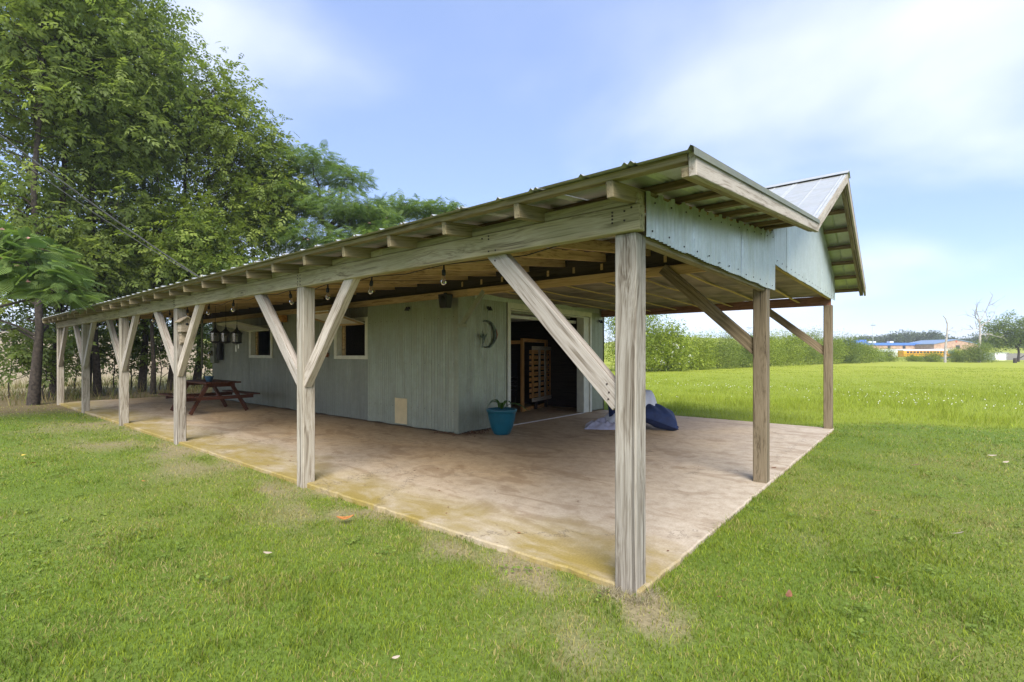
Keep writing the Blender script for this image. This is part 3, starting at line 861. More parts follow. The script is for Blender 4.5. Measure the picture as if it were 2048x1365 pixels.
# door wall
DY0, DY1, DZ = 5.02, 8.19, 2.44
def dsheet(a, b_, z0, z1, mat, amp, dx=0.0, pitch=0.068):
    corrugated("door_wall_sheet", (WX + dx, a), (WX + dx, b_ + 0.004), z0, z1, mat, barn, amp=amp, nrm=(1, 0), wob=0.003, pitch=pitch)
dsheet(WY + 0.01, 4.18, 0.03, 2.70, M_WALL, 0.004, 0.004)
dsheet(4.18, 4.95, 0.03, 2.62, M_WALL, 0.0085)
dsheet(8.24, 8.96, 0.03, 2.70, M_WALL, 0.0085)
for a in (3.95, 4.62, 5.30, 5.98, 6.66, 7.34, 8.02):
    dsheet(a, min(a + 0.68, 8.9), 2.56, 2.75, M_GABLE, 0.004, 0.022)
# far walls of the barn
for k in range(8):
    corrugated("back_wall_sheet", (BX0 + 1.47 * k, BY1), (BX0 + 1.47 * (k + 1), BY1), 0.0, 2.72, M_WALLB, barn, nrm=(0, 1), seg=3, pitch=0.09, amp=0.006)
for k in range(4):
    corrugated("end_wall_sheet", (BX0, WY + 1.345 * k), (BX0, WY + 1.345 * (k + 1)), 0.0, 2.72, M_WALLB, barn, nrm=(-1, 0), seg=3, pitch=0.09, amp=0.006)
# interior lining
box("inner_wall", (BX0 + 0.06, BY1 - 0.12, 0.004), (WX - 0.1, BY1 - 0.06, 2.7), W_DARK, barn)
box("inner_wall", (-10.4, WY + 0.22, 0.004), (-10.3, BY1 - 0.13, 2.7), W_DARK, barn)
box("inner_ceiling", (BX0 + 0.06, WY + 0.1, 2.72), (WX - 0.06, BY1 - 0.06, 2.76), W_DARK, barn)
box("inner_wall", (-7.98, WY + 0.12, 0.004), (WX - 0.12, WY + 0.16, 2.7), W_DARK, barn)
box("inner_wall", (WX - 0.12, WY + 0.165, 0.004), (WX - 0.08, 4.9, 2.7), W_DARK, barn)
# door trim
def trim(name, lo, hi): return box(name, lo, hi, M_PAINT, barn, bevel=0.004)
trim("door_trim", (WX + 0.010, 4.93, 0.004), (WX + 0.040, DY0, DZ))
trim("door_trim", (WX + 0.010, 4.93, DZ + 0.001), (WX + 0.040, 8.30, DZ + 0.12))
trim("door_trim", (WX + 0.010, DY1 + 0.02, 0.004), (WX + 0.040, 8.30, DZ))
trim("door_jamb", (WX - 0.20, DY0 - 0.02, 0.004), (WX + 0.008, DY0 + 0.018, DZ - 0.005))
trim("door_jamb", (WX - 0.20, DY1 - 0.24, 0.004), (WX + 0.008, DY1 + 0.03, DZ - 0.005))
trim("door_jamb", (WX - 0.20, DY0 + 0.02, DZ - 0.03), (WX + 0.008, DY1 - 0.245, DZ - 0.002))
box("door_rail", (WX - 0.30, DY0 + 0.03, 2.27), (WX - 0.24, DY1 - 0.2, 2.345), M_WHITEP, barn, bevel=0.01)
box("overhead_door", (WX - 2.6, DY0, 2.405), (WX - 0.42, DY1 - 0.2, 2.45), M_WHITEP, barn, bevel=0.006)
box("threshold", (WX - 0.02, DY0 + 0.02, 0.002), (WX + 0.03, DY1 - 0.25, 0.014), M_WHITEP, barn, bevel=0.004)
# windows
def window(xa, xb, shade):
    w = box("window_sill", (xa, WY - 0.034, WZ0), (xb, WY + 0.02, WZ0 + 0.082), M_PAINT, barn, bevel=0.004)
    box("window_trim", (xa, WY - 0.034, WZ0 + 0.083), (xa + 0.115, WY + 0.02, WZ1), M_PAINT, barn, bevel=0.004)
    box("window_trim", (xb - 0.10, WY - 0.034, WZ0 + 0.083), (xb, WY + 0.02, WZ1), M_PAINT, barn, bevel=0.004)
    box("window_trim", (xa + 0.116, WY - 0.034, WZ1 - 0.09), (xb - 0.101, WY + 0.02, WZ1), M_PAINT, barn, bevel=0.004)
    box("window_reveal", (xa + 0.09, WY + 0.021, WZ0 + 0.05), (xa + 0.117, WY + 0.11, WZ1 - 0.05), M_PAINT, barn)
    box("window_reveal", (xb - 0.102, WY + 0.021, WZ0 + 0.05), (xb - 0.075, WY + 0.11, WZ1 - 0.05), M_PAINT, barn)
    box("window_reveal", (xa + 0.118, WY + 0.021, WZ0 + 0.05), (xb - 0.103, WY + 0.11, WZ0 + 0.08), M_PAINT, barn)
    box("window_post", (xa + 0.10, WY + 0.12, WZ0 + 0.0), (xa + 0.20, WY + 0.16, WZ1 + 0.05), W_BROWN, barn)
    # shutter hinged along the top, propped open
    hx0, hx1, L = xa + 0.10, xb - 0.09, 0.92
    ang = math.radians(shade)
    p0 = Vector((0, WY - 0.04, WZ1 - 0.14)); q = Vector((0, -math.cos(ang), math.sin(ang)))
    n_ = Vector((0, -math.sin(ang), -math.cos(ang)))
    sh = board("shutter", (hx0, (p0 + q * L / 2).y, (p0 + q * L / 2).z), (hx1, (p0 + q * L / 2).y, (p0 + q * L / 2).z), L, 0.016, M_WHITEP, barn, up=q, bev=0.002)
    for xx in (hx0 + 0.022, hx1 - 0.022):
        a = p0 + n_ * 0.024 + q * 0.02; b_ = p0 + n_ * 0.024 + q * (L - 0.02)
        board("shutter_rail", (xx, a.y, a.z), (xx, b_.y, b_.z), 0.03, 0.044, W_BROWN if shade > 12 else M_PAINT, barn, up=(0, 0.2, 1), bev=0.002)
    for s in (0.04, L - 0.04):
        a = p0 + n_ * 0.024 + q * s
        board("shutter_rail", (hx0 + 0.046, a.y, a.z), (hx1 - 0.046, a.y, a.z), 0.03, 0.044, W_BROWN if shade > 12 else M_PAINT, barn, up=tuple(n_), bev=0.002)
window(*WIN[0], 14)
window(*WIN[1], 11)
box("wall_patch", (-7.09, WY - 0.034, 0.06), (-6.69, WY - 0.026, 0.585), M_TANPANEL, barn, bevel=0.002)

# nail heads on the near end of the beam and on the braces
nm = bmesh.new(); bmesh.ops.create_cone(nm, cap_ends=True, segments=8, radius1=0.007, radius2=0.006, depth=0.006)
nail_me = bpy.data.meshes.new("nail_head"); nm.to_mesh(nail_me); nm.free(); nail_me.materials.append(M_SCREW)
def nail(x, y, z):
    o = link(bpy.data.objects.new("nail_head", nail_me), barn); o.location = (x, y, z); o.rotation_euler = (math.pi / 2, 0, 0)
for x, z in ((-0.012, 2.42), (-0.06, 2.405), (-0.06, 2.345), (-0.145, 2.41), (-0.145, 2.388), (-0.145, 2.366), (-0.145, 2.342), (-1.22, 2.42), (-1.22, 2.395), (-1.22, 2.30), (-1.29, 2.41), (-1.15, 2.30)):
    nail(x, -0.042, z)
for px in POSTS_X[:3]:
    for k in range(4):
        nail(px - 0.03, -0.042, 2.30 + 0.037 * k); nail(px + 0.03, -0.042, 2.30 + 0.037 * k)
for x, z in ((-0.215, 1.30), (-0.20, 1.245), (-0.205, 1.20), (-1.205, 2.235)): nail(x, 0.016, z)

def screw(x, y, z, rot):
    o = link(bpy.data.objects.new("sheet_screw", nail_me), barn); o.location = (x, y, z); o.rotation_euler = rot
for k in range(13):
    screw(0.040, 0.16 + 0.28 * k, 2.30 + 0.01 * math.sin(k * 2.1), (0, math.pi / 2, 0))
    screw(0.040, 0.20 + 0.28 * k, roof_z(0.2 + 0.28 * k) - 0.14, (0, math.pi / 2, 0))
for k in range(19):
    screw(0.026, 3.85 + 0.28 * k, 2.64, (0, math.pi / 2, 0))
for z in (0.42, 1.30, 2.18):
    for k in range(14):
        screw(WX - 0.12 - 0.203 * k, WY - 0.028, z + 0.012 * math.sin(k * 1.7 + z), (math.pi / 2, 0, 0))

# fixtures that belong to the walls
def sconce(loc, nrm, label):
    t = thing("wall_downlight", label, "wall lamp", loc, math.atan2(nrm[1], nrm[0]) + math.pi / 2, "black cone downlights on the barn walls")
    lathe("shade", [(0.0, 0.045), (0.012, 0.045), (0.052, -0.03), (0.05, -0.03), (0.008, 0.038)], M_BLACK, t, n=16, loc=(0, -0.075, 0))
    box("wall_mount", (-0.018, -0.035, 0.0), (0.018, -0.001, 0.05), M_BLACK, t)
sconce((-6.62, WY - 0.022, 2.40), (0, -1), "small black cone wall lamp above the tan panel on the long wall")
sconce((WX + 0.02, 4.32, 2.38), (1, 0), "small black cone wall lamp above the crescent moon ornament")
sconce((WX + 0.02, 8.70, 2.34), (1, 0), "small black cone wall lamp right of the open garage doorway")

t = thing("loudspeaker", "black loudspeaker hung under the porch ledger near the barn corner", "speaker", (-5.35, 3.34, 2.60))
bm = bmesh.new(); vs = bm_box(bm, (0, 0, 0), (0.24, 0.17, 0.25))
for v in vs:
    if v.co.z < 0: v.co.x *= 0.78; v.co.y *= 0.8
o = bm_obj("cabinet", bm, M_BLACK, t, bevel=0.012); o.location = (0, 0, -0.135)
lathe("grille", [(0.0, 0.0), (0.08, 0.0), (0.085, -0.006)], M_IRON, t, loc=(0, -0.083, -0.13)).rotation_euler = (math.pi / 2 + 0.12, 0, 0)
box("bracket", (-0.03, -0.02, -0.02), (0.03, 0.02, 0.02), M_IRON, t)

# moon ornament --------------------------------------------------------
def moon():
    t = thing("moon_ornament", "verdigris crescent moon with hummingbird hung beside the garage doorway", "ornament", (WX + 0.035, 4.30, 1.885))
    R = 0.275
    V, F = [], []
    n = 40
    for i in range(n + 1):
        a = math.radians(-115) + math.radians(232) * i / n
        u = i / n
        w = 0.012 + 0.085 * math.sin(math.pi * min(1, max(0, u))) ** 1.3
        for r, dx in ((R, 0.0), (R - w * 0.5, 0.022 + w * 0.18), (R - w, 0.0), (R - w * 0.5, -0.012)):
            V.append((dx, r * math.cos(a), r * math.sin(a)))
        if i:
            b = (i - 1) * 4
            for k in range(4): F.append((b + k, b + (k + 1) % 4, b + 4 + (k + 1) % 4, b + 4 + k))
    me = bpy.data.meshes.new("crescent"); me.from_pydata(V, [], F); me.materials.append(M_VERD)
    for p in me.polygons: p.use_smooth = True
    link(bpy.data.objects.new("crescent", me), t)
    tube("cheek", [(0.05, 0.21, 0.10), (0.055, 0.235, 0.0), (0.05, 0.215, -0.10)], [0.006, 0.012, 0.006], M_COPPER, t)
    # hummingbird at the lower tip
    bird = tube("bird_body", [(0.03, -0.17, -0.20), (0.035, -0.155, -0.15), (0.035, -0.14, -0.09), (0.03, -0.15, -0.03), (0.03, -0.158, 0.0)], [0.006, 0.022, 0.03, 0.022, 0.014], M_VERD, t)
    tube("beak", [(0.03, -0.155, 0.0), (0.03, -0.175, 0.07)], [0.006, 0.002], M_IRON, t, n=6)
    for sgn, col in ((1, M_VERD), (-1, M_VERD)):
        me = bpy.data.meshes.new("wing")
        me.from_pydata([(0.03, -0.14, -0.06), (0.035, -0.14 + sgn * 0.06, 0.0), (0.03, -0.14 + sgn * 0.11, -0.02 + 0.03 * sgn), (0.035, -0.14 + sgn * 0.05, -0.08)], [], [(0, 1, 2, 3)])
        me.materials.append(col); link(bpy.data.objects.new("wing", me), t)
    me = bpy.data.meshes.new("tail")
    me.from_pydata([(0.03, -0.165, -0.18), (0.03, -0.20, -0.26), (0.03, -0.17, -0.27), (0.03, -0.15, -0.2)], [], [(0, 1, 2, 3)]); me.materials.append(M_VERD)
    link(bpy.data.objects.new("tail", me), t)
moon()

# ------------------------------------------------------------------ things on the porch
def frond_leaf(name, pts, w, parent, mat=None):
    """a broad strap leaf along pts"""
    V, F = [], []
    n = len(pts)
    for i, p in enumerate(pts):
        p = Vector(p); u = i / (n - 1)
        d = Vector(pts[min(i + 1, n - 1)]) - Vector(pts[max(i - 1, 0)])
        s = d.cross(Vector((0, 0, 1))).normalized() * w * math.sin(math.pi * min(0.97, 0.12 + 0.85 * u))
        V += [p - s + Vector((0, 0, 0.25 * s.length)), p, p + s + Vector((0, 0, 0.25 * s.length))]
        if i:
            b = 3 * (i - 1); F += [(b, b + 1, b + 4, b + 3), (b + 1, b + 2, b + 5, b + 4)]
    me = bpy.data.meshes.new(name); me.from_pydata([tuple(v) for v in V], [], F)
    a = me.attributes.new("tint", 'FLOAT', 'POINT'); a.data.foreach_set("value", [random.uniform(0.3, 0.8)] * len(V))
    me.materials.append(mat or L_PLANT)
    for p in me.polygons: p.use_smooth = True
    return link(bpy.data.objects.new(name, me), parent)

t = thing("planter", "glossy teal planter standing on the slab at the barn corner", "planter", (-4.66, 4.12, 0.0))
lathe("pot", [(0.0, 0.0), (0.13, 0.0), (0.155, 0.02), (0.205, 0.13), (0.245, 0.28), (0.262, 0.40), (0.268, 0.415), (0.280, 0.42), (0.290, 0.46), (0.285, 0.475), (0.268, 0.472), (0.255, 0.43), (0.25, 0.41)], M_TEAL, t, n=40)
lathe("soil", [(0.0, 0.425), (0.12, 0.43), (0.252, 0.415)], M_SOIL, t, n=24)
pl = thing("potted_plant", "broad green strap leaves growing out of the teal planter", "plant", (-4.66, 4.12, 0.43))
for (dx, dy, L, h, w) in ((0.9, 0.55, 0.52, 0.16, 0.065), (-0.75, -0.55, 0.32, 0.20, 0.055), (-0.5, -0.1, 0.28, 0.20, 0.05), (0.1, 0.8, 0.26, 0.18, 0.045), (0.4, -0.7, 0.30, 0.17, 0.05)):
    d = Vector((dx, dy, 0)).normalized()
    frond_leaf("leaf", [tuple(d * L * s + Vector((0, 0, h * math.sin(2.6 * s ** 0.8) - 0.10 * s * s * (L > 0.3)))) for s in np.linspace(0.05, 1, 8)], w, pl)

# picnic table: long axis along X, near end at X = -12.1
def picnic():
    t = thing("picnic_table", "red brown wooden picnic table standing in the shaded porch", "picnic table", (-13.0, 2.10, 0))
    for k in range(5):
        y = -0.36 + 0.18 * k * 0.93 + 0.025
        board("tabletop_plank", (-0.92, y, 0.775), (0.92, y, 0.775), 0.036, 0.155, W_TABLE, t, bev=0.004)
    for s in (-1, 1):
        for k in range(2):
            y = s * (0.70 + 0.13 * k)
            board("bench_plank", (-0.92, y, 0.455), (0.92, y, 0.455), 0.036, 0.122, W_TABLE, t, bev=0.004)
    for ex in (-0.68, 0.66):
        for s in (-1, 1):
            board("leg", (ex, s * 0.66, 0.02), (ex, s * 0.26, 0.755), 0.09, 0.04, W_TABLE, t, bev=0.004, up=(0, 1, 0.5))
        board("bench_support", (ex + 0.042, -0.80, 0.39), (ex + 0.042, 0.80, 0.39), 0.09, 0.038, W_TABLE, t)
        board("top_support", (ex + 0.042, -0.34, 0.71), (ex + 0.042, 0.34, 0.71), 0.09, 0.038, W_TABLE, t)
        sgn = 1 if ex < 0 else -1
        board("diagonal_strut", (ex + sgn * 0.06, 0.0, 0.40), (ex + sgn * 0.46, 0.0, 0.745), 0.07, 0.038, W_TABLE, t, up=(-sgn, 0, 1))
picnic()
t = thing("table_pot", "slate blue flower pot on the picnic table", "pot", (-12.55, 1.93, 0.793))
lathe("pot", [(0.0, 0.0), (0.065, 0.0), (0.092, 0.10), (0.098, 0.12), (0.104, 0.122), (0.102, 0.142), (0.092, 0.14), (0.086, 0.11)], M_BLUEPOT, t, n=24)
lathe("soil", [(0.0, 0.117), (0.088, 0.114)], M_SOIL, t, n=16)
for k in range(5):
    a = k * 1.3
    tube("twig", [(0.02 * math.cos(a), 0.02 * math.sin(a), 0.11), (0.06 * math.cos(a), 0.06 * math.sin(a), 0.20), (0.09 * math.cos(a + .5), 0.09 * math.sin(a + .5), 0.24)], [0.003, 0.002, 0.001], M_DEADW, t, n=5)

# string of bulbs
def lights():
    xs = [-1.98, -3.09, -3.96, -4.87, -5.59, -6.60, -7.55, -8.55] + [-8.55 - 0.93 * k for k in range(1, 11)]
    t = thing("string_lights", "string of clear pear bulbs in black sockets along the eave beam", "string lights", (0, 0, 0))
    Y = 0.19
    pts = [(-0.35, 0.10, 2.33), (-1.0, 0.15, 2.27)]
    for i, x in enumerate(xs):
        pts.append((x, Y, 2.315))
        if i < len(xs) - 1:
            xm = (x + xs[i + 1]) / 2; pts.append((xm, Y, 2.285 - 0.012 * (i % 3)))
    tube("cable", pts, 0.0045, M_BLACK, t, n=6)
    for i, x in enumerate(xs):
        tilt = random.uniform(-0.12, 0.12)
        s = lathe("socket", [(0.0, 0.0), (0.010, -0.005), (0.011, -0.05), (0.022, -0.058), (0.024, -0.11), (0.018, -0.115)], M_BLACK, t, n=12, loc=(x, Y, 2.315))
        s.rotation_euler = (tilt, random.uniform(-0.15, 0.15), 0); s.scale = (0.82, 0.82, 0.85)
        b = lathe("bulb", [(0.014, -0.112), (0.017, -0.125), (0.029, -0.155), (0.033, -0.178), (0.029, -0.20), (0.017, -0.215), (0.0, -0.219)], M_GLASS, s, n=16)
        tube("filament", [(0.004, 0, -0.115), (0.008, 0.004, -0.165), (0, -0.006, -0.17), (-0.008, 0.004, -0.165), (-0.004, 0, -0.115)], 0.0022, M_COPPER, s, n=5)
lights()

# hanging lanterns
def lantern(loc, label, tags=False, s=1.0):
    t = thing("hanging_lantern", label, "lantern", loc, 0.4, "lanterns hung above the picnic table")
    n = 6
    lathe("roof", [(0.0, 0.0), (0.02, -0.005), (0.03, -0.04), (0.06, -0.075), (0.125, -0.115), (0.13, -0.13), (0.10, -0.128)], M_IRON, t, n=n, smooth=False)
    lathe("finial", [(0.0, 0.07), (0.012, 0.05), (0.008, 0.03), (0.016, 0.015), (0.012, -0.01)], M_IRON, t, n=10)
    lathe("glass", [(0.10, -0.13), (0.092, -0.33)], M_LGLASS, t, n=n, smooth=False)
    lathe("base", [(0.115, -0.33), (0.118, -0.345), (0.08, -0.365), (0.02, -0.375), (0.0, -0.39)], M_IRON, t, n=n, smooth=False)
    lathe("candle", [(0.0, -0.20), (0.026, -0.20), (0.026, -0.33)], M_WHITEP, t, n=12)
    for k in range(n):
        a = 2 * math.pi * k / n
        tube("bar", [(0.108 * math.cos(a), 0.108 * math.sin(a), -0.125), (0.102 * math.cos(a), 0.102 * math.sin(a), -0.335)], 0.006, M_IRON, t, n=5)
    zt = roof_z(loc[1]) - 0.10 - loc[2]
    tube("chain", [(0, 0, 0.06), (0, 0, zt)], 0.005, M_IRON, t, n=5)
    if tags:
        for dx in (-0.03, 0.04):
            box("tag", (dx - 0.014, -0.003, -0.52 + dx), (dx + 0.014, 0.003, -0.40 + dx * 0.3), M_WHITEP, t)
lantern((-11.65, 1.75, 2.13), "dark lantern over the picnic table, leftmost of three")
lantern((-11.30, 1.85, 2.12), "dark lantern over the picnic table, middle of three")
lantern((-10.75, 1.88, 2.10), "dark lantern over the picnic table with two pale tags below", True)

# birdhouse on the third eave post
t = thing("birdhouse", "grey wooden birdhouse nailed to an eave post above the string lights", "birdhouse", (POSTS_X[1] + PS / 2 + 0.001, 0.065, 2.0))
box("back_board", (0.0, -0.055, -0.34), (0.02, 0.055, 0.10), W_HOUSE, t, 0.002)
bm = bmesh.new()
prof = [(-0.085, -0.13), (0.085, -0.13), (0.085, 0.03), (0.0, 0.115), (-0.085, 0.03)]
vs0 = [bm.verts.new((0.021, y, z)) for y, z in prof]; vs1 = [bm.verts.new((0.20, y, z)) for y, z in prof]
bm.faces.new(vs0); bm.faces.new(vs1[::-1])
for i in range(5): bm.faces.new((vs0[i], vs0[(i + 1) % 5], vs1[(i + 1) % 5], vs1[i]))
bmesh.ops.recalc_face_normals(bm, faces=bm.faces[:])
bm_obj("body", bm, W_HOUSE, t)
for s in (-1, 1):
    board("roof_board", (0.02, s * 0.066, 0.075), (0.245, s * 0.066, 0.075), 0.018, 0.165, W_HOUSE, t, up=(0, s * 0.75, 1), bev=0.002)
lathe("entrance_hole", [(0.0, 0.0), (0.022, 0.0), (0.024, -0.004)], M_BLACK, t, n=14, loc=(0.203, 0.0, 0.0)).rotation_euler = (0, math.pi / 2, 0)
tube("perch", [(0.20, 0, -0.06), (0.26, 0, -0.06)], 0.006, W_HOUSE, t, n=6)
box("lower_block", (0.021, -0.05, -0.31), (0.075, 0.05, -0.135), W_HOUSE, t, 0.002)

# electricity meter and boxes at the far end of the wall
t = thing("electric_meter", "grey electricity meter with conduit at the far end of the barn wall", "meter", (-16.55, WY - 0.02, 1.45))
box("meter_box", (-0.14, -0.13, -0.25), (0.14, -0.005, 0.25), M_WALLB, t, 0.01)
lathe("meter_dome", [(0.0, 0.12), (0.06, 0.11), (0.085, 0.07), (0.09, 0.0)], M_LGLASS, t, n=18, loc=(0, -0.13, 0.06)).rotation_euler = (math.pi / 2, 0, 0)
tube("conduit", [(0.0, -0.06, 0.25), (0.0, -0.06, 1.1)], 0.03, M_WALLB, t)
box("breaker_box", (0.32, -0.11, -0.15), (0.56, -0.005, 0.45), M_IRON, t, 0.01)
t = thing("wall_box", "small orange wooden box on the wall between the two windows", "box", (-11.85, WY - 0.012, 2.44))
box("case", (-0.14, -0.14, -0.09), (0.10, -0.003, 0.09), W_PINE, t, 0.004)
tube("pull", [(0.02, -0.09, -0.09), (0.02, -0.09, -0.2)], 0.012, M_IRON, t)
t = thing("wall_charm", "small rust red drop shaped ornament left of the near window", "ornament", (-9.75, WY - 0.03, 1.52))
lathe("drop", [(0.0, 0.10), (0.018, 0.05), (0.055, -0.02), (0.062, -0.06), (0.035, -0.10), (0.0, -0.105)], M_COPPER, t, n=14)

# rack with pallet, inside the doorway
def rack():
    t = thing("slatted_rack", "orange wooden frame with a slatted pallet fixed on it inside the doorway", "wooden rack", (-6.60, 7.17, 0.0), math.atan2(1.63, -0.37))
    W_, H_ = 1.66, 1.90
    board("frame_rail", (0.05, 0, 0.045), (W_ - 0.05, 0, 0.045), 0.09, 0.06, W_PINE, t)
    board("frame_rail", (0.05, 0, H_ - 0.045), (W_ - 0.05, 0, H_ - 0.045), 0.09, 0.06, W_PINE, t)
    board("frame_stile", (0.04, 0, 0.0), (0.04, 0, H_), 0.08, 0.065, W_PINE, t, up=(0, 1, 0))
    board("frame_stile", (W_ - 0.04, 0, 0.0), (W_ - 0.04, 0, H_), 0.08, 0.065, W_PINE, t, up=(0, 1, 0))
    board("frame_arm", (0.04, 0.04, H_ - 0.10), (0.04, 0.75, H_ - 0.10), 0.09, 0.05, W_PINE, t)
    board("frame_stile", (0.04, 0.72, 0.0), (0.04, 0.72, H_ - 0.15), 0.07, 0.05, W_PINE, t, up=(0, 1, 0))
    x0, x1, z0, z1 = 0.30, 1.78, 0.24, 1.68
    for k in range(9):
        z = z0 + 0.13 + (z1 - z0 - 0.26) * k / 8
        board("pallet_slat", (x0 + 0.05, -0.06, z), (x1 - 0.1, -0.06, z), 0.098, 0.018, W_PINE, t, bev=0.002)
    for x in (x0 + 0.18, x0 + 0.62, x0 + 1.02, x1 - 0.06):
        board("pallet_runner", (x, -0.10, z0 + 0.06), (x, -0.10, z1 - 0.05), 0.09, 0.035, W_PINE if x > 1.5 or x < 0.6 else W_HOUSE, t, up=(1, 0, 0))
    for z in (z0 + 0.03, z1 - 0.03):
        board("pallet_end", (x0 + 0.05, -0.135, z), (x1 - 0.05, -0.135, z), 0.10, 0.02, W_HOUSE, t)
    board("prop", (x0 + 0.4, -0.09, 0.0), (x0 + 0.4, -0.09, z0), 0.09, 0.06, W_DARK, t, up=(1, 0, 0))
    board("prop", (x0 + 1.1, -0.09, 0.0), (x0 + 1.1, -0.09, z0), 0.09, 0.06, W_DARK, t, up=(1, 0, 0))
rack()
def chair_stack(loc, rz, label):
    t = thing("stacked_chairs", label, "chairs", loc, rz)
    for k in range(4):
        z = 0.12 * k
        box("seat", (-0.22, -0.22, 0.42 + z), (0.22, 0.22, 0.45 + z), M_IRON, t, 0.01)
        box("backrest", (-0.22, 0.19, 0.58 + z), (0.22, 0.215, 0.84 + z), M_IRON, t, 0.01)
    for sx in (-1, 1):
        for sy in (-1, 1):
            tube("leg", [(sx * 0.2, sy * 0.2, 0), (sx * 0.19, sy * 0.19, 0.9 if sy > 0 else 0.45)], 0.014, M_IRON, t, n=6)
chair_stack((-7.9, 8.2, 0.004), 0.5, "dark stacked chairs in the gloom behind the doorway")

# cushions and cloth behind the corner post
def cushion(name, label, loc, rot, size, strap=True, group=None):
    t = thing(name, label, "cushion", loc, 0, group)
    sx, sy, sz = size
    n = 18
    V, F = [], []
    for side in (1, -1):
        for i in range(n + 1):
            for j in range(n + 1):
                u, v = 2 * i / n - 1, 2 * j / n - 1
                pin = (1 - abs(u) ** 3.2) * (1 - abs(v) ** 3.2)
                c = 1 - 0.07 * (1 - (1 - u * u) ) * (1 - v * v) * 0 - 0.06 * (1 - abs(u) ** 2) * abs(v) - 0.06 * (1 - abs(v) ** 2) * abs(u)
                wr = 0.015 * math.sin(7 * u + 3 * v) * pin
                V.append((u * sx * 0.5 * c, v * sy * 0.5 * c, side * (0.5 * sz * max(0, pin) ** 0.42 + wr * side)))
    m = n + 1
    for s in (0, 1):
        b = s * m * m
        for i in range(n):
            for j in range(n):
                q = (b + i * m + j, b + (i + 1) * m + j, b + (i + 1) * m + j + 1, b + i * m + j + 1)
                F.append(q if s == 0 else q[::-1])
    me = bpy.data.meshes.new("cover"); me.from_pydata(V, [], F); me.materials.append(M_NAVY)
    for p in me.polygons: p.use_smooth = True
    o = link(bpy.data.objects.new("cover", me), t); o.rotation_euler = rot
    zmin = min((Euler(rot).to_matrix() @ Vector(v)).z for v in V)
    t.location.z = loc[2] - zmin
    ring = []
    for i in range(49):
        a = 2 * math.pi * i / 48; u, v = math.cos(a), math.sin(a); k = 1 / max(abs(u), abs(v)); u, v = u * k * 0.995, v * k * 0.995
        c = 1 - 0.06 * (1 - u * u) * abs(v) - 0.06 * (1 - v * v) * abs(u)
        ring.append(tuple(Euler(rot).to_matrix() @ Vector((u * sx * 0.5 * c, v * sy * 0.5 * c, 0))))
    tube("piping", ring, 0.007, M_NAVY, t, n=6, cap=False)
    if strap:
        mm = Euler(rot).to_matrix()
        e = [mm @ Vector((sx * 0.47 + 0.05 * math.sin(a), -sy * 0.30 + 0.03 * math.cos(a), 0)) for a in np.linspace(0, math.pi, 7)]
        tube("tie_strap", [tuple(p) for p in e], 0.008, M_NAVY, t, n=6)
    return t
cushion("cushion", "plump navy cushion lying on the slab right of the corner post", (-2.66, 6.52, 0.0), (math.radians(20), math.radians(20), math.radians(39)), (0.78, 0.62, 0.36))
cushion("cushion", "dark navy cushion half hidden under the draped cloth", (-3.28, 6.30, 0.0), (math.radians(70), 0, math.radians(39)), (0.62, 0.6, 0.24), False)
def drape():
    # cloth hung over the cushions: a peak near the right, fluted sides, open low at the left front
    t = thing("draped_cloth", "pale lavender cloth draped over cushions behind the corner post", "cloth", (-3.10, 6.50, 0.0))
    n, m = 96, 18
    pk = RGT * 0.16
    V, F = [], []
    for j in range(m + 1):
        u = j / m
        for i in range(n):
            a = 2 * math.pi * i / n
            dv = RGT * math.cos(a) + FWD * math.sin(a)
            front = math.exp(-((a - 4.45) / 0.55) ** 2)
            hem = 0.03 + 0.03 * math.sin(3 * a + 1) + 0.36 * front + 0.10 * max(0, math.cos(a))
            flute = 1 + 0.10 * u * math.sin(6 * a + 2 * u) + 0.07 * u * math.sin(11 * a + 1)
            rx = 0.13 + (0.66 if math.cos(a) < 0 else 0.32 * (1 - 0.35 * u)) * u ** 0.8
            ry = 0.10 + 0.36 * u ** 0.7
            r = rx * ry / math.sqrt((ry * math.cos(a)) ** 2 + (rx * math.sin(a)) ** 2) * flute
            z = 0.76 - (0.76 - hem) * u ** 1.25 + 0.025 * math.sin(5 * a) * u
            p = pk * (1 - 0.5 * u) + dv * r
            V.append((p.x, p.y, z))
        if j:
            for i in range(n): F.append(((j - 1) * n + i, (j - 1) * n + (i + 1) % n, j * n + (i + 1) % n, j * n + i))
    V.append((pk.x, pk.y, 0.78)); c = len(V) - 1
    F2 = [(i, c, (i + 1) % n) for i in range(n)]
    me = bpy.data.meshes.new("cloth"); me.from_pydata(V, [], F + F2); me.materials.append(M_SHEET)
    for p in me.polygons: p.use_smooth = True
    link(bpy.data.objects.new("cloth", me), t)
drape()
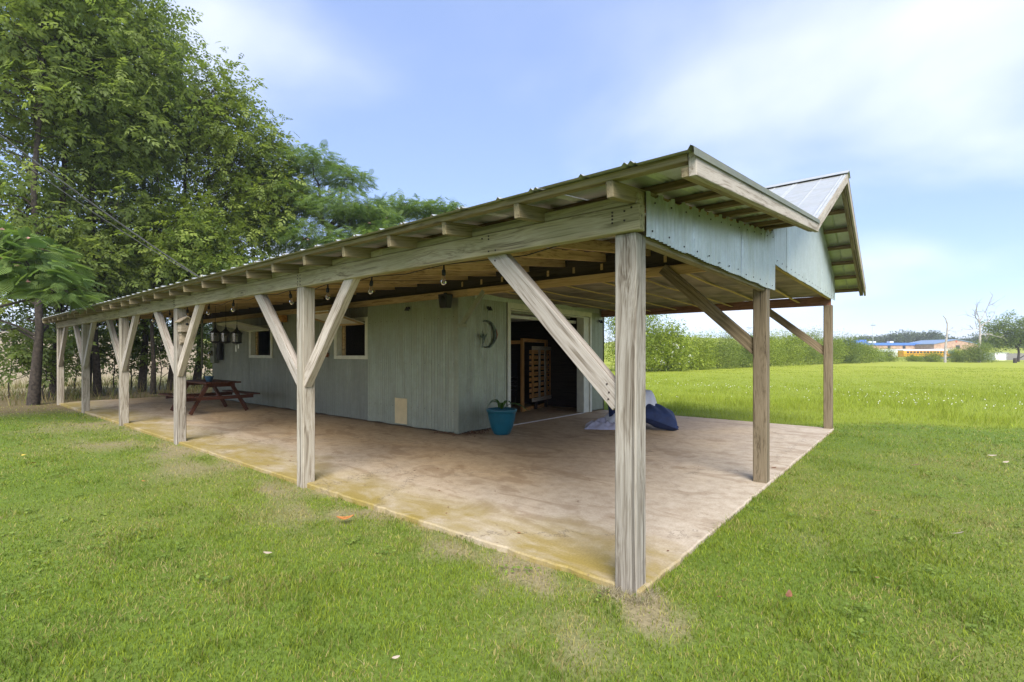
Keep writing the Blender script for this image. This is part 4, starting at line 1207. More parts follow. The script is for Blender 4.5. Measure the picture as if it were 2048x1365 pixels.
def crumple():
    nx, ny = 44, 34
    xs = np.linspace(-0.42, 0.42, nx); yy = np.linspace(-0.26, 0.26, ny)
    X, Y = np.meshgrid(xs, yy, indexing='ij')
    e = np.clip(1 - (X / 0.42) ** 2, 0, 1) * np.clip(1 - (Y / 0.26) ** 2, 0, 1)
    rid = np.abs(fbm(X + 3, Y + 1, 0.16, 71, 3) - 0.5) * 2
    Z = 0.004 + e ** 0.6 * (0.05 + 0.16 * (1 - rid) ** 2)
    k = 0.85 + 0.3 * fbm(X, Y, 0.3, 75, 2)
    V = np.stack([(X * k).ravel(), (Y * k).ravel(), Z.ravel()], 1)
    i = np.arange(nx - 1)[:, None] * ny; kk = np.arange(ny - 1)[None, :]
    F = np.stack([i + kk, i + ny + kk, i + ny + kk + 1, i + kk + 1], -1).reshape(-1, 4)
    o = np_mesh("crumpled_cloth", V, F, M_SHEETG, smooth=True)
    o.location = (-3.55, 6.05, 0.0); o.rotation_euler = (0, 0, 0.55)
    tag(o, "crumpled grey lavender cloth on the slab left of the corner post", "cloth")
crumple()

# service cable and its mast
t = thing("service_mast", "grey service mast above the far end of the porch roof", "mast", (-17.45, 3.42, 0.0))
tube("mast_pipe", [(0, 0, 1.0), (0, 0, 4.05)], 0.035, M_WALLB, t)
lathe("mast_head", [(0.0, 0.14), (0.05, 0.12), (0.07, 0.06), (0.06, 0.0), (0.0, -0.01)], M_WALLB, t, n=14, loc=(0, 0, 4.05))
t = thing("power_cable", "twisted grey power cable dropping from upper left to the roof", "cable")
A_ = Vector((-17.45, 3.36, 4.08)); B_ = Vector((-13.2, -6.2, 9.6))
def cab(off, sag, ph, amp, rad, nm):
    pts = []
    for k in range(61):
        u = k / 60
        p = A_.lerp(B_, u) + Vector(off) * (u * (1 - u)) - Vector((0, 0, sag * 4 * u * (1 - u)))
        p += Vector((math.sin(ph + u * 70), math.cos(ph + u * 70), 0.3 * math.sin(ph + u * 70))) * amp
        pts.append(tuple(p))
    tube(nm, pts, rad, M_CABLE, t, n=6)
cab((0, 0, 0), 0.30, 0, 0.012, 0.014, "messenger_wire")
cab((0, 0, 0), 0.30, 3.14, 0.012, 0.013, "phase_wire")
cab((0, 0, 0), 0.55, 1.0, 0.0, 0.010, "telephone_wire")

# ------------------------------------------------------------------ leaves, trees
def bases(D, roll):
    D = D / np.linalg.norm(D, axis=1, keepdims=True)
    ref = np.tile(np.array((0, 0, 1.0)), (len(D), 1)); ref[np.abs(D[:, 2]) > 0.95] = (1, 0, 0)
    S = np.cross(D, ref); S /= np.linalg.norm(S, axis=1, keepdims=True)
    N = np.cross(S, D)
    c, s = np.cos(roll)[:, None], np.sin(roll)[:, None]
    return D, S * c + N * s, N * c - S * s

def scatter(tv, tf, P, D, roll, scale):
    """copies of a template (along +X, side +Y, normal +Z) at points P pointing along D"""
    X, Y, Z = bases(D, roll)
    tv = np.asarray(tv, float)
    V = P[:, None, :] + scale[:, None, None] * (tv[None, :, 0:1] * X[:, None, :] + tv[None, :, 1:2] * Y[:, None, :] + tv[None, :, 2:3] * Z[:, None, :])
    F = np.asarray(tf)[None] + (np.arange(len(P)) * len(tv))[:, None, None]
    return V.reshape(-1, 3), F.reshape(-1, len(tf[0]))

LEAF_V = [(0, 0, 0), (0.45, 0.24, 0.05), (1.0, 0, -0.06), (0.45, -0.24, 0.05)]
LEAF_F = [(0, 1, 2, 3)]
NARROW_V = [(0, 0, 0), (0.5, 0.13, 0.03), (1.0, 0, -0.10), (0.5, -0.13, 0.03)]

def rnd_dirs(n, rng, down=0.0):
    d = rng.normal(size=(n, 3)); d[:, 2] = d[:, 2] * 0.6 - down
    return d

def quads(tmpl): return [(4 * i, 4 * i + 1, 4 * i + 2, 4 * i + 3) for i in range(len(tmpl) // 4)]
def spray_template():
    """a drooping twig end with seven leaves"""
    V = []
    for x, ang, L in ((0.12, 58, 0.36), (0.18, -60, 0.36), (0.42, 48, 0.42), (0.48, -50, 0.42), (0.72, 34, 0.40), (0.78, -36, 0.38), (0.86, 2, 0.44)):
        c, s_ = math.cos(math.radians(ang)), math.sin(math.radians(ang))
        z = -0.22 * x * x
        for u, v, dz in ((0, 0, 0), (0.45, 0.23, 0.05), (1.0, 0, -0.16), (0.45, -0.23, 0.05)):
            V.append((x + L * (u * c - v * s_), L * (u * s_ + v * c), z + L * dz - 0.10 * L * u))
    return V
SPRAY_V = spray_template()

def crown_leaves(tips, per, spread, size, rng, tmpl=LEAF_V, down=0.35, squash=0.7, tint_lo=0.0, tint_hi=1.0, center=None):
    n = len(tips) * per
    base = np.repeat(np.asarray(tips), per, axis=0)
    off = rng.normal(size=(n, 3)) * spread; off[:, 2] *= squash
    P = base + off
    D = rnd_dirs(n, rng, down) + off / (spread + 1e-6) * 0.35
    V, F = scatter(tmpl, quads(tmpl), P, D, rng.uniform(-0.9, 0.9, n), size * rng.uniform(0.65, 1.3, n))
    ct = np.repeat(rng.uniform(tint_lo, tint_hi, len(tips)), per)
    tint = np.clip(ct * 0.65 + rng.uniform(0, 1, n) * 0.4 - 0.05, 0, 1)
    return V, F, np.repeat(tint, len(tmpl))

def limb_path(a, b, sag=0.15, n=5, wob=0.12, rng=None):
    a, b = np.asarray(a, float), np.asarray(b, float); L = np.linalg.norm(b - a)
    pts = []
    for k in range(n + 1):
        u = k / n
        p = a + (b - a) * u; p[2] += sag * L * math.sin(math.pi * u) * (0.6)
        if 0 < k < n: p = p + rng.normal(size=3) * wob * L * 0.12
        pts.append(tuple(p))
    return pts

def tree(name, label, cat, base, trunk_pts, trunk_r, blobs, n_tips, per, size, spread, mat, seed, group=None, tmpl=LEAF_V, down=0.35, n_limb=26, bark=None, rel_low=0.35, shell=0.45, tints=(0, 1)):
    """trunk_pts and blobs relative to base. blobs: (cx,cy,cz,rx,ry,rz,weight)"""
    rng = np.random.default_rng(seed)
    bx, by = base[0], base[1]
    bz = float(terrain_z(bx, by)) if len(base) < 3 else base[2]
    t = thing(name, label, cat, (bx, by, bz - 0.05), 0, group)
    TP = [Vector(p) for p in trunk_pts]
    Vt, Ft = tube_arrays(TP, list(np.linspace(trunk_r, trunk_r * 0.22, len(TP))), 9)
    # flare at the root
    for k in range(9):
        v = Vt[k]; c = TP[0]; Vt[k] = c + (v - c) * 1.45
    w = np.array([b[6] for b in blobs], float); w /= w.sum()
    which = rng.choice(len(blobs), n_tips, p=w)
    B = np.array([b[:6] for b in blobs], float)[which]
    d = rng.normal(size=(n_tips, 3)); d /= np.linalg.norm(d, axis=1, keepdims=True)
    r = rng.uniform(0, 1, n_tips) ** shell
    tips = B[:, :3] + d * B[:, 3:6] * r[:, None]
    tips += rng.normal(size=(n_tips, 3)) * 0.10 * B[:, 3:6].mean()
    tips[:, 2] = np.maximum(tips[:, 2], 0.35)
    V, F, tint = crown_leaves(tips, per, spread, size, rng, tmpl, down, tint_lo=tints[0], tint_hi=tints[1])
    off = len(Vt)
    pick = rng.choice(n_tips, min(n_limb, n_tips), replace=False)
    for i in pick:
        tp = tips[i]
        zs = np.array([p.z for p in TP])
        zz = max(TP[0].z + rel_low, min(TP[-1].z * 0.96, tp[2] - 0.55 * math.hypot(tp[0], tp[1]) * rng.uniform(0.5, 1.1)))
        k = int(np.clip(np.searchsorted(zs, zz), 1, len(TP) - 1))
        u = (zz - zs[k - 1]) / max(1e-3, zs[k] - zs[k - 1]); u = min(1, max(0, u))
        a = TP[k - 1].lerp(TP[k], u)
        r0 = trunk_r * (1 - 0.78 * (k - 1 + u) / (len(TP) - 1)) * 0.42
        pts = limb_path(a, tp, 0.12, 4, 0.5, rng)
        v2, f2 = tube_arrays(pts, list(np.linspace(max(0.012, r0), 0.010, 5)), 5)
        Vt += v2; Ft += [tuple(q + off for q in f) for f in f2]; off = len(Vt)
    me = bpy.data.meshes.new("trunk"); me.from_pydata([tuple(v) for v in Vt], [], [tuple(f) for f in Ft])
    for p in me.polygons: p.use_smooth = True
    me.materials.append(bark or M_BARK); link(bpy.data.objects.new("trunk", me), t)
    np_mesh("crown", V, F, mat, t, attrs={"tint": tint})
    return t

def straight(h, lean=(0, 0), n=7, wob=0.12, seed=0):
    r = random.Random(seed)
    return [(lean[0] * k / n + r.uniform(-wob, wob) * (k > 0), lean[1] * k / n + r.uniform(-wob, wob) * (k > 0), h * k / n) for k in range(n + 1)]

GT = "tall broadleaf trees behind the left end of the porch"
def tall(px, d, h, lean, blobs, seed, label, r=0.115, n=420, per=11, mat=None, size=0.40, tints=(0.15, 1.0), sp=0.34, limbs=80):
    tree("broadleaf_tree", label, "tree", gp(px, d), straight(h * 0.92, lean, seed=seed), r, blobs, n, per, size, sp, mat or L_TREE, seed, GT, tmpl=SPRAY_V, tints=tints, rel_low=2.0, n_limb=limbs)
def rt(a, b, z, ra, rb, rz, w=1.0):
    """blob offset: a metres to the photo's right, b metres away from the camera"""
    v = RGT * a + FWD * b
    return (v.x, v.y, z, ra, rb, rz, w)
tall(66, 15.2, 17.5, (-0.9, 0.3), [rt(-1.2, 0.8, 11.8, 2.8, 2.6, 5.2), rt(-1.6, 0.2, 5.2, 2.2, 2.0, 2.4, 0.45)], 101, "tall broadleaf tree with slim leaning trunk at the left frame edge", n=470)
tall(108, 17.0, 18.5, (0.2, 0.5), [rt(0.2, 0.6, 12.2, 2.6, 2.6, 6.0), rt(0.0, 0.5, 5.0, 2.2, 1.8, 2.2, 0.4)], 102, "tall broadleaf tree just outside the far porch post", n=440)
tall(172, 19.5, 18.0, (0.6, 0.3), [rt(0.6, 0.6, 11.6, 2.7, 2.6, 6.2), rt(0.6, 0.3, 4.6, 2.4, 1.8, 2.0, 0.4)], 103, "tall broadleaf tree seen behind the last two porch posts", n=430)
tall(196, 18.4, 17.0, (0.4, -0.3), [rt(0.9, 0.3, 11.0, 2.3, 2.4, 6.0), rt(0.4, 0.3, 4.8, 2.0, 1.6, 2.0, 0.3)], 104, "tall dark trunked tree right of the second last porch post", r=0.10, n=360)
tall(283, 20.4, 16.6, (0.3, 0.0), [rt(-0.15, 0.4, 11.4, 1.9, 2.2, 5.6), rt(0.2, 0.4, 5.2, 2.0, 2.0, 2.0, 0.3)], 105, "tall tree with its top near the frame above the porch middle", n=380)
tall(340, 21.2, 13.6, (1.3, 0.4), [rt(2.0, 0.6, 10.4, 1.6, 1.6, 3.7), rt(1.6, 0.5, 6.6, 2.4, 2.0, 2.0, 0.55), rt(2.1, 0.6, 13.2, 0.35, 0.35, 1.2, 0.07), rt(2.9, 0.6, 12.2, 0.3, 0.3, 1.1, 0.06), rt(1.3, 0.6, 12.4, 0.3, 0.3, 1.1, 0.06)], 106, "yellow green pointed tree nearest the open sky", n=330, mat=L_TREE2, tints=(0.1, 1))
tall(392, 22.6, 11.6, (1.2, 0.2), [rt(3.0, 0.5, 8.6, 1.75, 1.6, 2.9), rt(1.2, 0.4, 5.2, 2.4, 2.0, 1.6, 0.7), rt(3.0, 0.5, 11.4, 0.35, 0.35, 1.2, 0.08), rt(3.9, 0.5, 10.4, 0.3, 0.3, 1.1, 0.06)], 107, "shorter yellow green tree beside the mimosa crown", r=0.14, n=300, mat=L_TREE2, tints=(0.1, 0.95))
tall(306, 19.4, 9.5, (0.3, 0.1), [rt(0.6, 0.5, 6.0, 2.3, 1.8, 1.9), rt(1.8, 0.6, 5.0, 2.0, 1.6, 1.1, 0.6)], 108, "low leafy tree whose crown touches the porch roof line", r=0.08, n=240, mat=L_TREE2, tints=(0.0, 0.8))

# undergrowth between the trunks
GU = "leafy saplings between the trunks"
def sapling(px, d, h, seed, label, w=0.9, n=26, per=5, mat=None):
    n = int(n * 3.0); w *= 1.4; h *= 1.1
    tree("sapling", label, "sapling", gp(px, d), straight(h * 0.95, (0.1, 0.1), seed=seed, wob=0.05), 0.022, [(0, 0, h * 0.62, w, w, h * 0.42, 1)], n, per, 0.34, 0.20, mat or L_TREE, seed, GU, tmpl=SPRAY_V, n_limb=16, rel_low=0.3, tints=(0.0, 0.45))
sapling(18, 17.5, 3.4, 201, "leafy sapling at the left frame edge beside the grain field", 1.2)
sapling(86, 16.6, 2.6, 202, "leafy sapling between the two leftmost trunks", 0.7)
sapling(150, 20.4, 2.4, 203, "leafy sapling behind the far porch corner", 0.7)
sapling(228, 20.6, 3.2, 204, "leafy sapling behind the third last porch post", 0.9)
sapling(262, 21.4, 3.6, 205, "leafy sapling left of the twin trunks", 1.0, 34)
sapling(318, 21.2, 3.2, 206, "leafy sapling behind the birdhouse post", 1.0, 30)
sapling(408, 23.0, 2.8, 207, "leafy sapling against the tan field beside the barn end", 0.8, 20)
sapling(432, 22.0, 3.6, 208, "slender sapling touching the barn end wall", 0.7, 16)

# mimosa trees with feathery fronds
def frond_template(pairs=9, pin=0.30):
    V, F = [], []
    for k in range(pairs):
        x = 0.12 + 0.86 * k / (pairs - 1)
        L = pin * math.sin(math.pi * (0.18 + 0.72 * k / (pairs - 1)))
        for s in (1, -1):
            b = len(V)
            z = -0.25 * x * x
            V += [(x - 0.028, 0.0, z), (x + 0.028, 0.0, z), (x + 0.10 + 0.03, s * L, z - 0.06), (x + 0.10 - 0.035, s * L * 0.97, z - 0.06)]
            F.append((b, b + 1, b + 2, b + 3) if s > 0 else (b + 3, b + 2, b + 1, b))
    return V, F
def mimosa(name, label, base, trunk, r, pads, n_fr, L, seed, group=None, pairs=9, flowers=0):
    """pads: flat foliage layers (cx,cy,cz,rx,ry,rz) relative to base"""
    rng = np.random.default_rng(seed)
    bz = float(terrain_z(*base))
    t = thing(name, label, "tree", (base[0], base[1], bz - 0.05), 0, group)
    tv, tf = frond_template(pairs)
    Ps, Ds = [], []
    Vt, Ft = tube_arrays(trunk, list(np.linspace(r, r * 0.3, len(trunk))), 8)
    off = len(Vt); fl = []
    top = Vector(trunk[-1])
    for pd in pads:
        c = np.array(pd[:3]); rr = np.array(pd[3:6])
        a0 = min(trunk, key=lambda p: abs(p[2] - (c[2] - 0.5 * math.hypot(c[0] - p[0], c[1] - p[1]))))
        pts = limb_path(a0, c, 0.10, 5, 0.4, rng)
        v2, f2 = tube_arrays(pts, list(np.linspace(r * 0.45, 0.02, 6)), 5)
        Vt += v2; Ft += [tuple(q + off for q in f) for f in f2]; off = len(Vt)
        n = int(n_fr * pd[6])
        q = rng.normal(size=(n, 3)); q /= np.linalg.norm(q, axis=1, keepdims=True); q *= rng.uniform(0, 1, n)[:, None] ** 0.42
        q[:, 2] = np.where(q[:, 2] < 0, q[:, 2] * 0.55, q[:, 2])
        P = c + q * rr
        D = np.stack([q[:, 0], q[:, 1], np.full(n, -0.10)], 1) + rng.normal(size=(n, 3)) * np.array((0.55, 0.55, 0.22))
        Ps.append(P); Ds.append(D)
        for _ in range(8):
            e = P[rng.integers(n)]
            v2, f2 = tube_arrays([tuple(c), tuple((c + e) / 2 + np.array((0, 0, 0.1))), tuple(e)], [0.02, 0.014, 0.006], 4)
            Vt += v2; Ft += [tuple(q_ + off for q_ in f) for f in f2]; off = len(Vt)
        for _ in range(int(flowers * pd[6])):
            e = P[rng.integers(n)]; fl.append(e + np.array((0, 0, 0.06)))
    P = np.concatenate(Ps); D = np.concatenate(Ds)
    V, F = scatter(tv, tf, P, D, rng.normal(0, 0.5, len(P)), L * rng.uniform(0.7, 1.25, len(P)))
    tint = np.repeat(np.clip(rng.normal(0.5, 0.22, len(P)), 0, 1), len(tv))
    me = bpy.data.meshes.new("trunk"); me.from_pydata([tuple(v) for v in Vt], [], [tuple(f) for f in Ft]); me.materials.append(M_BARK)
    for p in me.polygons: p.use_smooth = True
    link(bpy.data.objects.new("trunk", me), t)
    np_mesh("crown", V, F, L_MIMO, t, attrs={"tint": tint})
    if fl:
        fl = np.array(fl)
        n = 22
        PP = np.repeat(fl, n, axis=0); DD = rng.normal(size=(len(PP), 3)); DD[:, 2] = np.abs(DD[:, 2]) + 0.2
        V, F = scatter([(0, -0.06, 0), (1, -0.09, 0), (1, 0.09, 0), (0, 0.06, 0)], LEAF_F, PP, DD, rng.uniform(0, 6, len(PP)), np.full(len(PP), 0.045))
        np_mesh("blossom", V, F, M_PINK, t)
    return t
M_PINK = plain("pink_mimosa_blossom", (0.75, 0.42, 0.38), rough=0.8)
def wv(a, b, z): 
    v = RGT * a + FWD * b; return (v.x, v.y, z)
def pad(a, b, z, ra, rb, rz, w): return (*wv(a, b, z), ra, rb, rz, w)
mimosa("mimosa_tree", "spreading mimosa tree with pink blossoms behind the barn roof", gp(600, 23.5),
       [wv(0, 0, 0), wv(0.2, 0, 2.2), wv(0.6, 0.2, 4.2), wv(1.0, 0.2, 6.0), wv(1.3, 0.2, 7.5)], 0.20,
       [pad(0.6, 0, 10.6, 1.5, 1.3, 0.6, 0.8), pad(2.0, 0.3, 9.9, 1.4, 1.3, 0.5, 0.7), pad(-0.4, 0.2, 8.9, 1.9, 1.6, 0.9, 1.2), pad(1.9, 0, 8.3, 2.2, 1.8, 0.9, 1.5),
        pad(3.2, 0.4, 8.1, 1.6, 1.4, 0.6, 0.8), pad(0.2, 0, 7.0, 2.4, 1.8, 0.9, 1.4), pad(2.8, -0.3, 6.6, 2.2, 1.6, 0.8, 1.2), pad(0.6, -0.5, 5.4, 2.6, 1.6, 0.7, 1.0), pad(-1.2, 0.2, 9.9, 1.3, 1.2, 0.6, 0.6), pad(3.9, 0.2, 7.2, 1.6, 1.3, 0.6, 0.8), pad(-1.6, 0, 7.8, 1.6, 1.4, 0.8, 0.8)], 620, 0.44, 301, "mimosa trees", pairs=7, flowers=8)
mimosa("mimosa_tree", "lower wide mimosa tree at the right end of the crowns", gp(840, 25.5),
       [wv(0, 0, 0), wv(-0.2, 0, 2.0), wv(-0.4, 0.1, 4.0), wv(-0.5, 0.2, 6.0)], 0.16,
       [pad(-1.2, 0, 9.0, 1.9, 1.5, 0.6, 1.0), pad(0.6, 0.2, 9.0, 1.6, 1.3, 0.5, 0.9), pad(1.6, 0, 8.6, 1.0, 1.0, 0.4, 0.5), pad(-2.2, 0, 7.9, 2.0, 1.5, 0.6, 1.0), pad(0.2, 0, 7.6, 2.4, 1.6, 0.7, 1.2), pad(1.2, -0.2, 7.0, 1.2, 1.2, 0.6, 0.5), pad(-1.5, 0, 6.6, 2.4, 1.5, 0.7, 1.0)], 620, 0.44, 302, "mimosa trees", pairs=7, flowers=5)
mimosa("mimosa_tree", "near mimosa branch with feathery fronds entering at the left edge", gp(-350, 10.2),
       [wv(0, 0, 0), wv(0.1, 0, 1.4), wv(0.5, 0, 2.7), wv(1.2, 0.1, 3.5), wv(2.0, 0.1, 3.9)], 0.13,
       [pad(3.0, 0.0, 4.15, 1.0, 0.9, 0.35, 0.9), pad(3.7, 0.1, 3.75, 1.0, 0.9, 0.45, 1.1), pad(4.3, 0.0, 3.25, 0.8, 0.8, 0.42, 1.0), pad(4.75, 0.0, 2.85, 0.45, 0.5, 0.30, 0.4), pad(3.2, -0.2, 3.2, 0.9, 0.8, 0.45, 0.8), pad(1.8, 0, 4.1, 1.2, 1.1, 0.5, 0.7)], 185, 0.36, 303, "mimosa trees", pairs=13, flowers=6)

# hedgerow along the far side of the field
GH = "willowy bushes along the field hedgerow"
def bush(px, d, h, w, seed, label, n=150, per=42, size=0.26, mat=None, flowers=False, tints=(0.1, 1), name="hedge_bush", group=GH):
    n = int(n * 1.5); size *= 0.86
    t = tree(name, label, "bush", gp(px, d), straight(h * 0.8, (0.2, 0.1), seed=seed, wob=0.2), 0.05,
             [(0, 0, h * 0.50, w * 0.85, w * 0.85, h * 0.40, 1.0), (0, 0, h * 0.22, w * 0.95, w * 0.95, h * 0.22, 0.8), (w * 0.3, w * 0.2, h * 0.72, w * 0.45, w * 0.45, h * 0.26, 0.25), (-w * 0.35, -w * 0.2, h * 0.66, w * 0.4, w * 0.4, h * 0.26, 0.2)],
             n, per, size, 0.46, mat or L_BUSH, seed, group, tmpl=NARROW_V if not flowers else LEAF_V, n_limb=20, rel_low=0.2, tints=tints, shell=0.6)
    if flowers:
        rng = np.random.default_rng(seed + 5)
        d_ = rng.normal(size=(70, 3)); d_ /= np.linalg.norm(d_, axis=1, keepdims=True)
        P = np.array((0, 0, h * 0.30)) + d_ * np.array((w * 1.02, w * 1.02, h * 0.26))
        PP = np.repeat(P, 5, axis=0) + rng.normal(size=(350, 3)) * 0.05
        V, F = scatter(LEAF_V, LEAF_F, PP, rng.normal(size=(350, 3)), rng.uniform(0, 6, 350), np.full(350, 0.14))
        np_mesh("blossom", V, F, M_WFLOWER, t)
    return t
M_WFLOWER = plain("white_blossom", (0.8, 0.8, 0.78), rough=0.8)
bush(1268, 43, 7.0, 3.2, 401, "tall bush rising behind the corner post to the ceiling beam", 200, 44, 0.28, name="hedge_bush")
bush(1325, 45, 4.6, 2.6, 402, "bush with white blossoms just right of the corner post", 170, 44, 0.26, flowers=True)
bush(1385, 49, 3.7, 2.6, 403, "second hedgerow bush right of the corner post", 160, 44, 0.28, tints=(0.35, 1))
bush(1437, 53, 4.1, 2.7, 404, "darker hedgerow bush seen below the first gable brace", 150, 44, 0.24, mat=L_TREE2)
bush(1484, 57, 3.9, 2.7, 405, "darker hedgerow bush just left of the middle gable post", 150, 44, 0.24, mat=L_TREE2, tints=(0.0, 0.6))
bush(1530, 61, 4.4, 2.8, 406, "hedgerow bush directly behind the middle gable post", 140, 44)
bush(1572, 66, 4.9, 2.9, 407, "hedgerow bush just right of the middle gable post", 140, 44, 0.30, tints=(0.4, 1))
bush(1614, 71, 5.2, 3.0, 408, "tallest hedgerow bush, left of the far gable post", 140, 44, 0.30, mat=L_TREE2, tints=(0.3, 1))
bush(1652, 76, 4.3, 3.2, 409, "hedgerow bush directly behind the far gable post", 140, 44, 0.32)
bush(1688, 80, 5.0, 3.0, 410, "deep green hedgerow bush just right of the far gable post", 140, 44, 0.32, mat=L_TREE2, tints=(0.1, 0.7))
bush(1722, 85, 4.0, 2.6, 411, "rightmost tall hedgerow bush before the school roof", 130, 42, 0.32)
bush(1752, 92, 2.8, 1.9, 412, "low bush below the floodlight mast", 80, 40, 0.30)
bush(1778, 96, 2.6, 1.7, 413, "low bush left of the white building", 70, 36, 0.30)
bush(1826, 98, 1.5, 1.6, 414, "low bush in front of the school bus front", 60, 36, 0.30)
bush(1862, 94, 1.7, 1.9, 415, "low bush in front of the school bus middle", 70, 38, 0.30)
bush(1912, 92, 2.9, 1.9, 416, "low bush right of the dead trunk", 70, 38, 0.30)
bush(1958, 88, 3.9, 2.6, 417, "rounded bush at the foot of the dead tree", 120, 42, 0.30, mat=L_TREE2)
tree("broadleaf_tree", "dark green field tree cut by the right frame edge", "tree", gp(2035, 96), straight(6.5, (0.5, 0.2), seed=5), 0.22,
     [rt(-1.5, 0, 6.6, 4.6, 3.4, 2.3), rt(2.0, 0, 4.6, 5.0, 3.4, 2.0), rt(-3.6, 0, 4.0, 2.4, 2.2, 1.6, 0.5)], 200, 46, 0.40, 0.55, L_TREE, 420, None, n_limb=30, tints=(0.2, 0.9))

# dead trees
def dead(name, label, base, pts, r, twigs, seed, L=1.6):
    rng = np.random.default_rng(seed)
    bz = float(terrain_z(*base)); t = thing(name, label, "dead tree", (base[0], base[1], bz - 0.05))
    Vt, Ft = tube_arrays(pts, list(np.linspace(r, r * 0.3, len(pts))), 7); off = len(Vt)
    def add(a, d, L, rad, depth):
        nonlocal Vt, Ft, off
        a = np.asarray(a, float); p = [a]
        for k in range(3):
            d = d + rng.normal(size=3) * 0.25; d /= np.linalg.norm(d); p.append(p[-1] + d * L / 3)
        v2, f2 = tube_arrays([tuple(q) for q in p], list(np.linspace(rad, rad * 0.35, 4)), 4)
        Vt += v2; Ft += [tuple(q + off for q in f) for f in f2]; off = len(Vt)
        if depth:
            for _ in range(3):
                add(p[rng.integers(1, 4)], d + rng.normal(size=3) * 0.6, L * 0.6, rad * 0.5, depth - 1)
    for (fr, dirv, ln) in twigs:
        k = fr * (len(pts) - 1); i = min(int(k), len(pts) - 2)
        a = Vector(pts[i]).lerp(Vector(pts[i + 1]), k - i)
        add(tuple(a), np.array(wv(*dirv)) / np.linalg.norm(wv(*dirv)), ln, r * 0.45, 2)
    me = bpy.data.meshes.new(name); me.from_pydata([tuple(v) for v in Vt], [], [tuple(f) for f in Ft]); me.materials.append(M_DEADW)
    link(bpy.data.objects.new("trunk", me), t)
dead("dead_tree", "bare grey snag trunk standing alone before the school", gp(1890, 88), [wv(0, 0, 0), wv(0.05, 0, 2.5), wv(0.35, 0, 5.0), wv(0.45, 0, 6.8), wv(0.1, 0, 7.8), wv(-0.35, 0, 8.3)], 0.20, [(0.45, (1, 0, 0.5), 1.6)], 501)
dead("dead_tree", "bare branching dead tree beside the right field tree", gp(1958, 91), [wv(0, 0, 0), wv(0.1, 0, 3.2), wv(0.2, 0, 5.5), wv(0.1, 0, 7.6)], 0.28,
     [(0.98, (0.6, 0, 1.2), 3.2), (0.95, (-0.9, 0, 0.6), 3.4), (0.75, (-1, 0, 0.4), 2.4), (0.8, (1.0, 0.2, 1.1), 4.0), (0.6, (1, 0, 0.4), 3.0), (0.98, (0.2, 0.3, 1.3), 3.0)], 502)

# ------------------------------------------------------------------ far buildings, bus, poles
M_BRICK = plain("far_tan_brick", (0.42, 0.27, 0.19), rough=0.9, var=0.15, scale=1.0)
M_BLUER = plain("school_blue_fascia", (0.06, 0.17, 0.55), rough=0.5, var=0.05)
M_WHITEB = plain("white_painted_metal", (0.78, 0.79, 0.80), rough=0.5, var=0.04)
M_BLUEG = plain("blue_grey_siding", (0.16, 0.24, 0.36), rough=0.7)
M_DGLASS = plain("dark_window_glass", (0.03, 0.035, 0.04), rough=0.15)
M_YELLOW = plain("school_bus_yellow", (0.75, 0.33, 0.015), rough=0.45, var=0.05)
M_TYRE = plain("tyre_rubber", (0.02, 0.02, 0.02), rough=0.9)
M_POLE = plain("grey_steel_pole", (0.40, 0.43, 0.46), rough=0.5, metal=0.4)
M_FENCE = plain("weathered_fence_board", (0.20, 0.19, 0.18), rough=0.9)
VIEW_RZ = math.atan2(RGT.y, RGT.x)
def place(px, d, z=None):
    x, y = gp(px, d); return (x, y, float(terrain_z(x, y)) if z is None else z)
def zpix(ypx, d): return CAM.z + (708 - ypx) / FPX * d

# school, long wing with blue fascia
d = 225
b0 = place(1722, d, zpix(697.5, d))
t = thing("school_building", "long low tan school wing with a blue fascia band", "building", b0, VIEW_RZ)
Wd = (1868 - 1722) / FPX * d
box("wall", (0, 0, -3.0), (Wd, 16, 1.45), M_BRICK, t)
box("fascia", (-0.3, -0.4, 1.46), (Wd + 0.2, 16.4, 2.55), M_BLUER, t)
box("roof_parapet", (0.0, 3, 2.551), (4.6, 12, 4.0), M_BLUER, t)
for k, (a, w_) in enumerate(((0.365, 1.2), (0.57, 1.2), (0.12, 0.8), (0.80, 0.4))):
    box("window", (a * Wd, -0.12, -0.05), (a * Wd + w_, -0.02, 1.30), M_DGLASS, t)
for a in (0.19, 0.245, 0.49):
    box("roof_unit", (a * Wd, 4, 2.551), (a * Wd + 1.6, 6, 3.35), M_WHITEB, t)
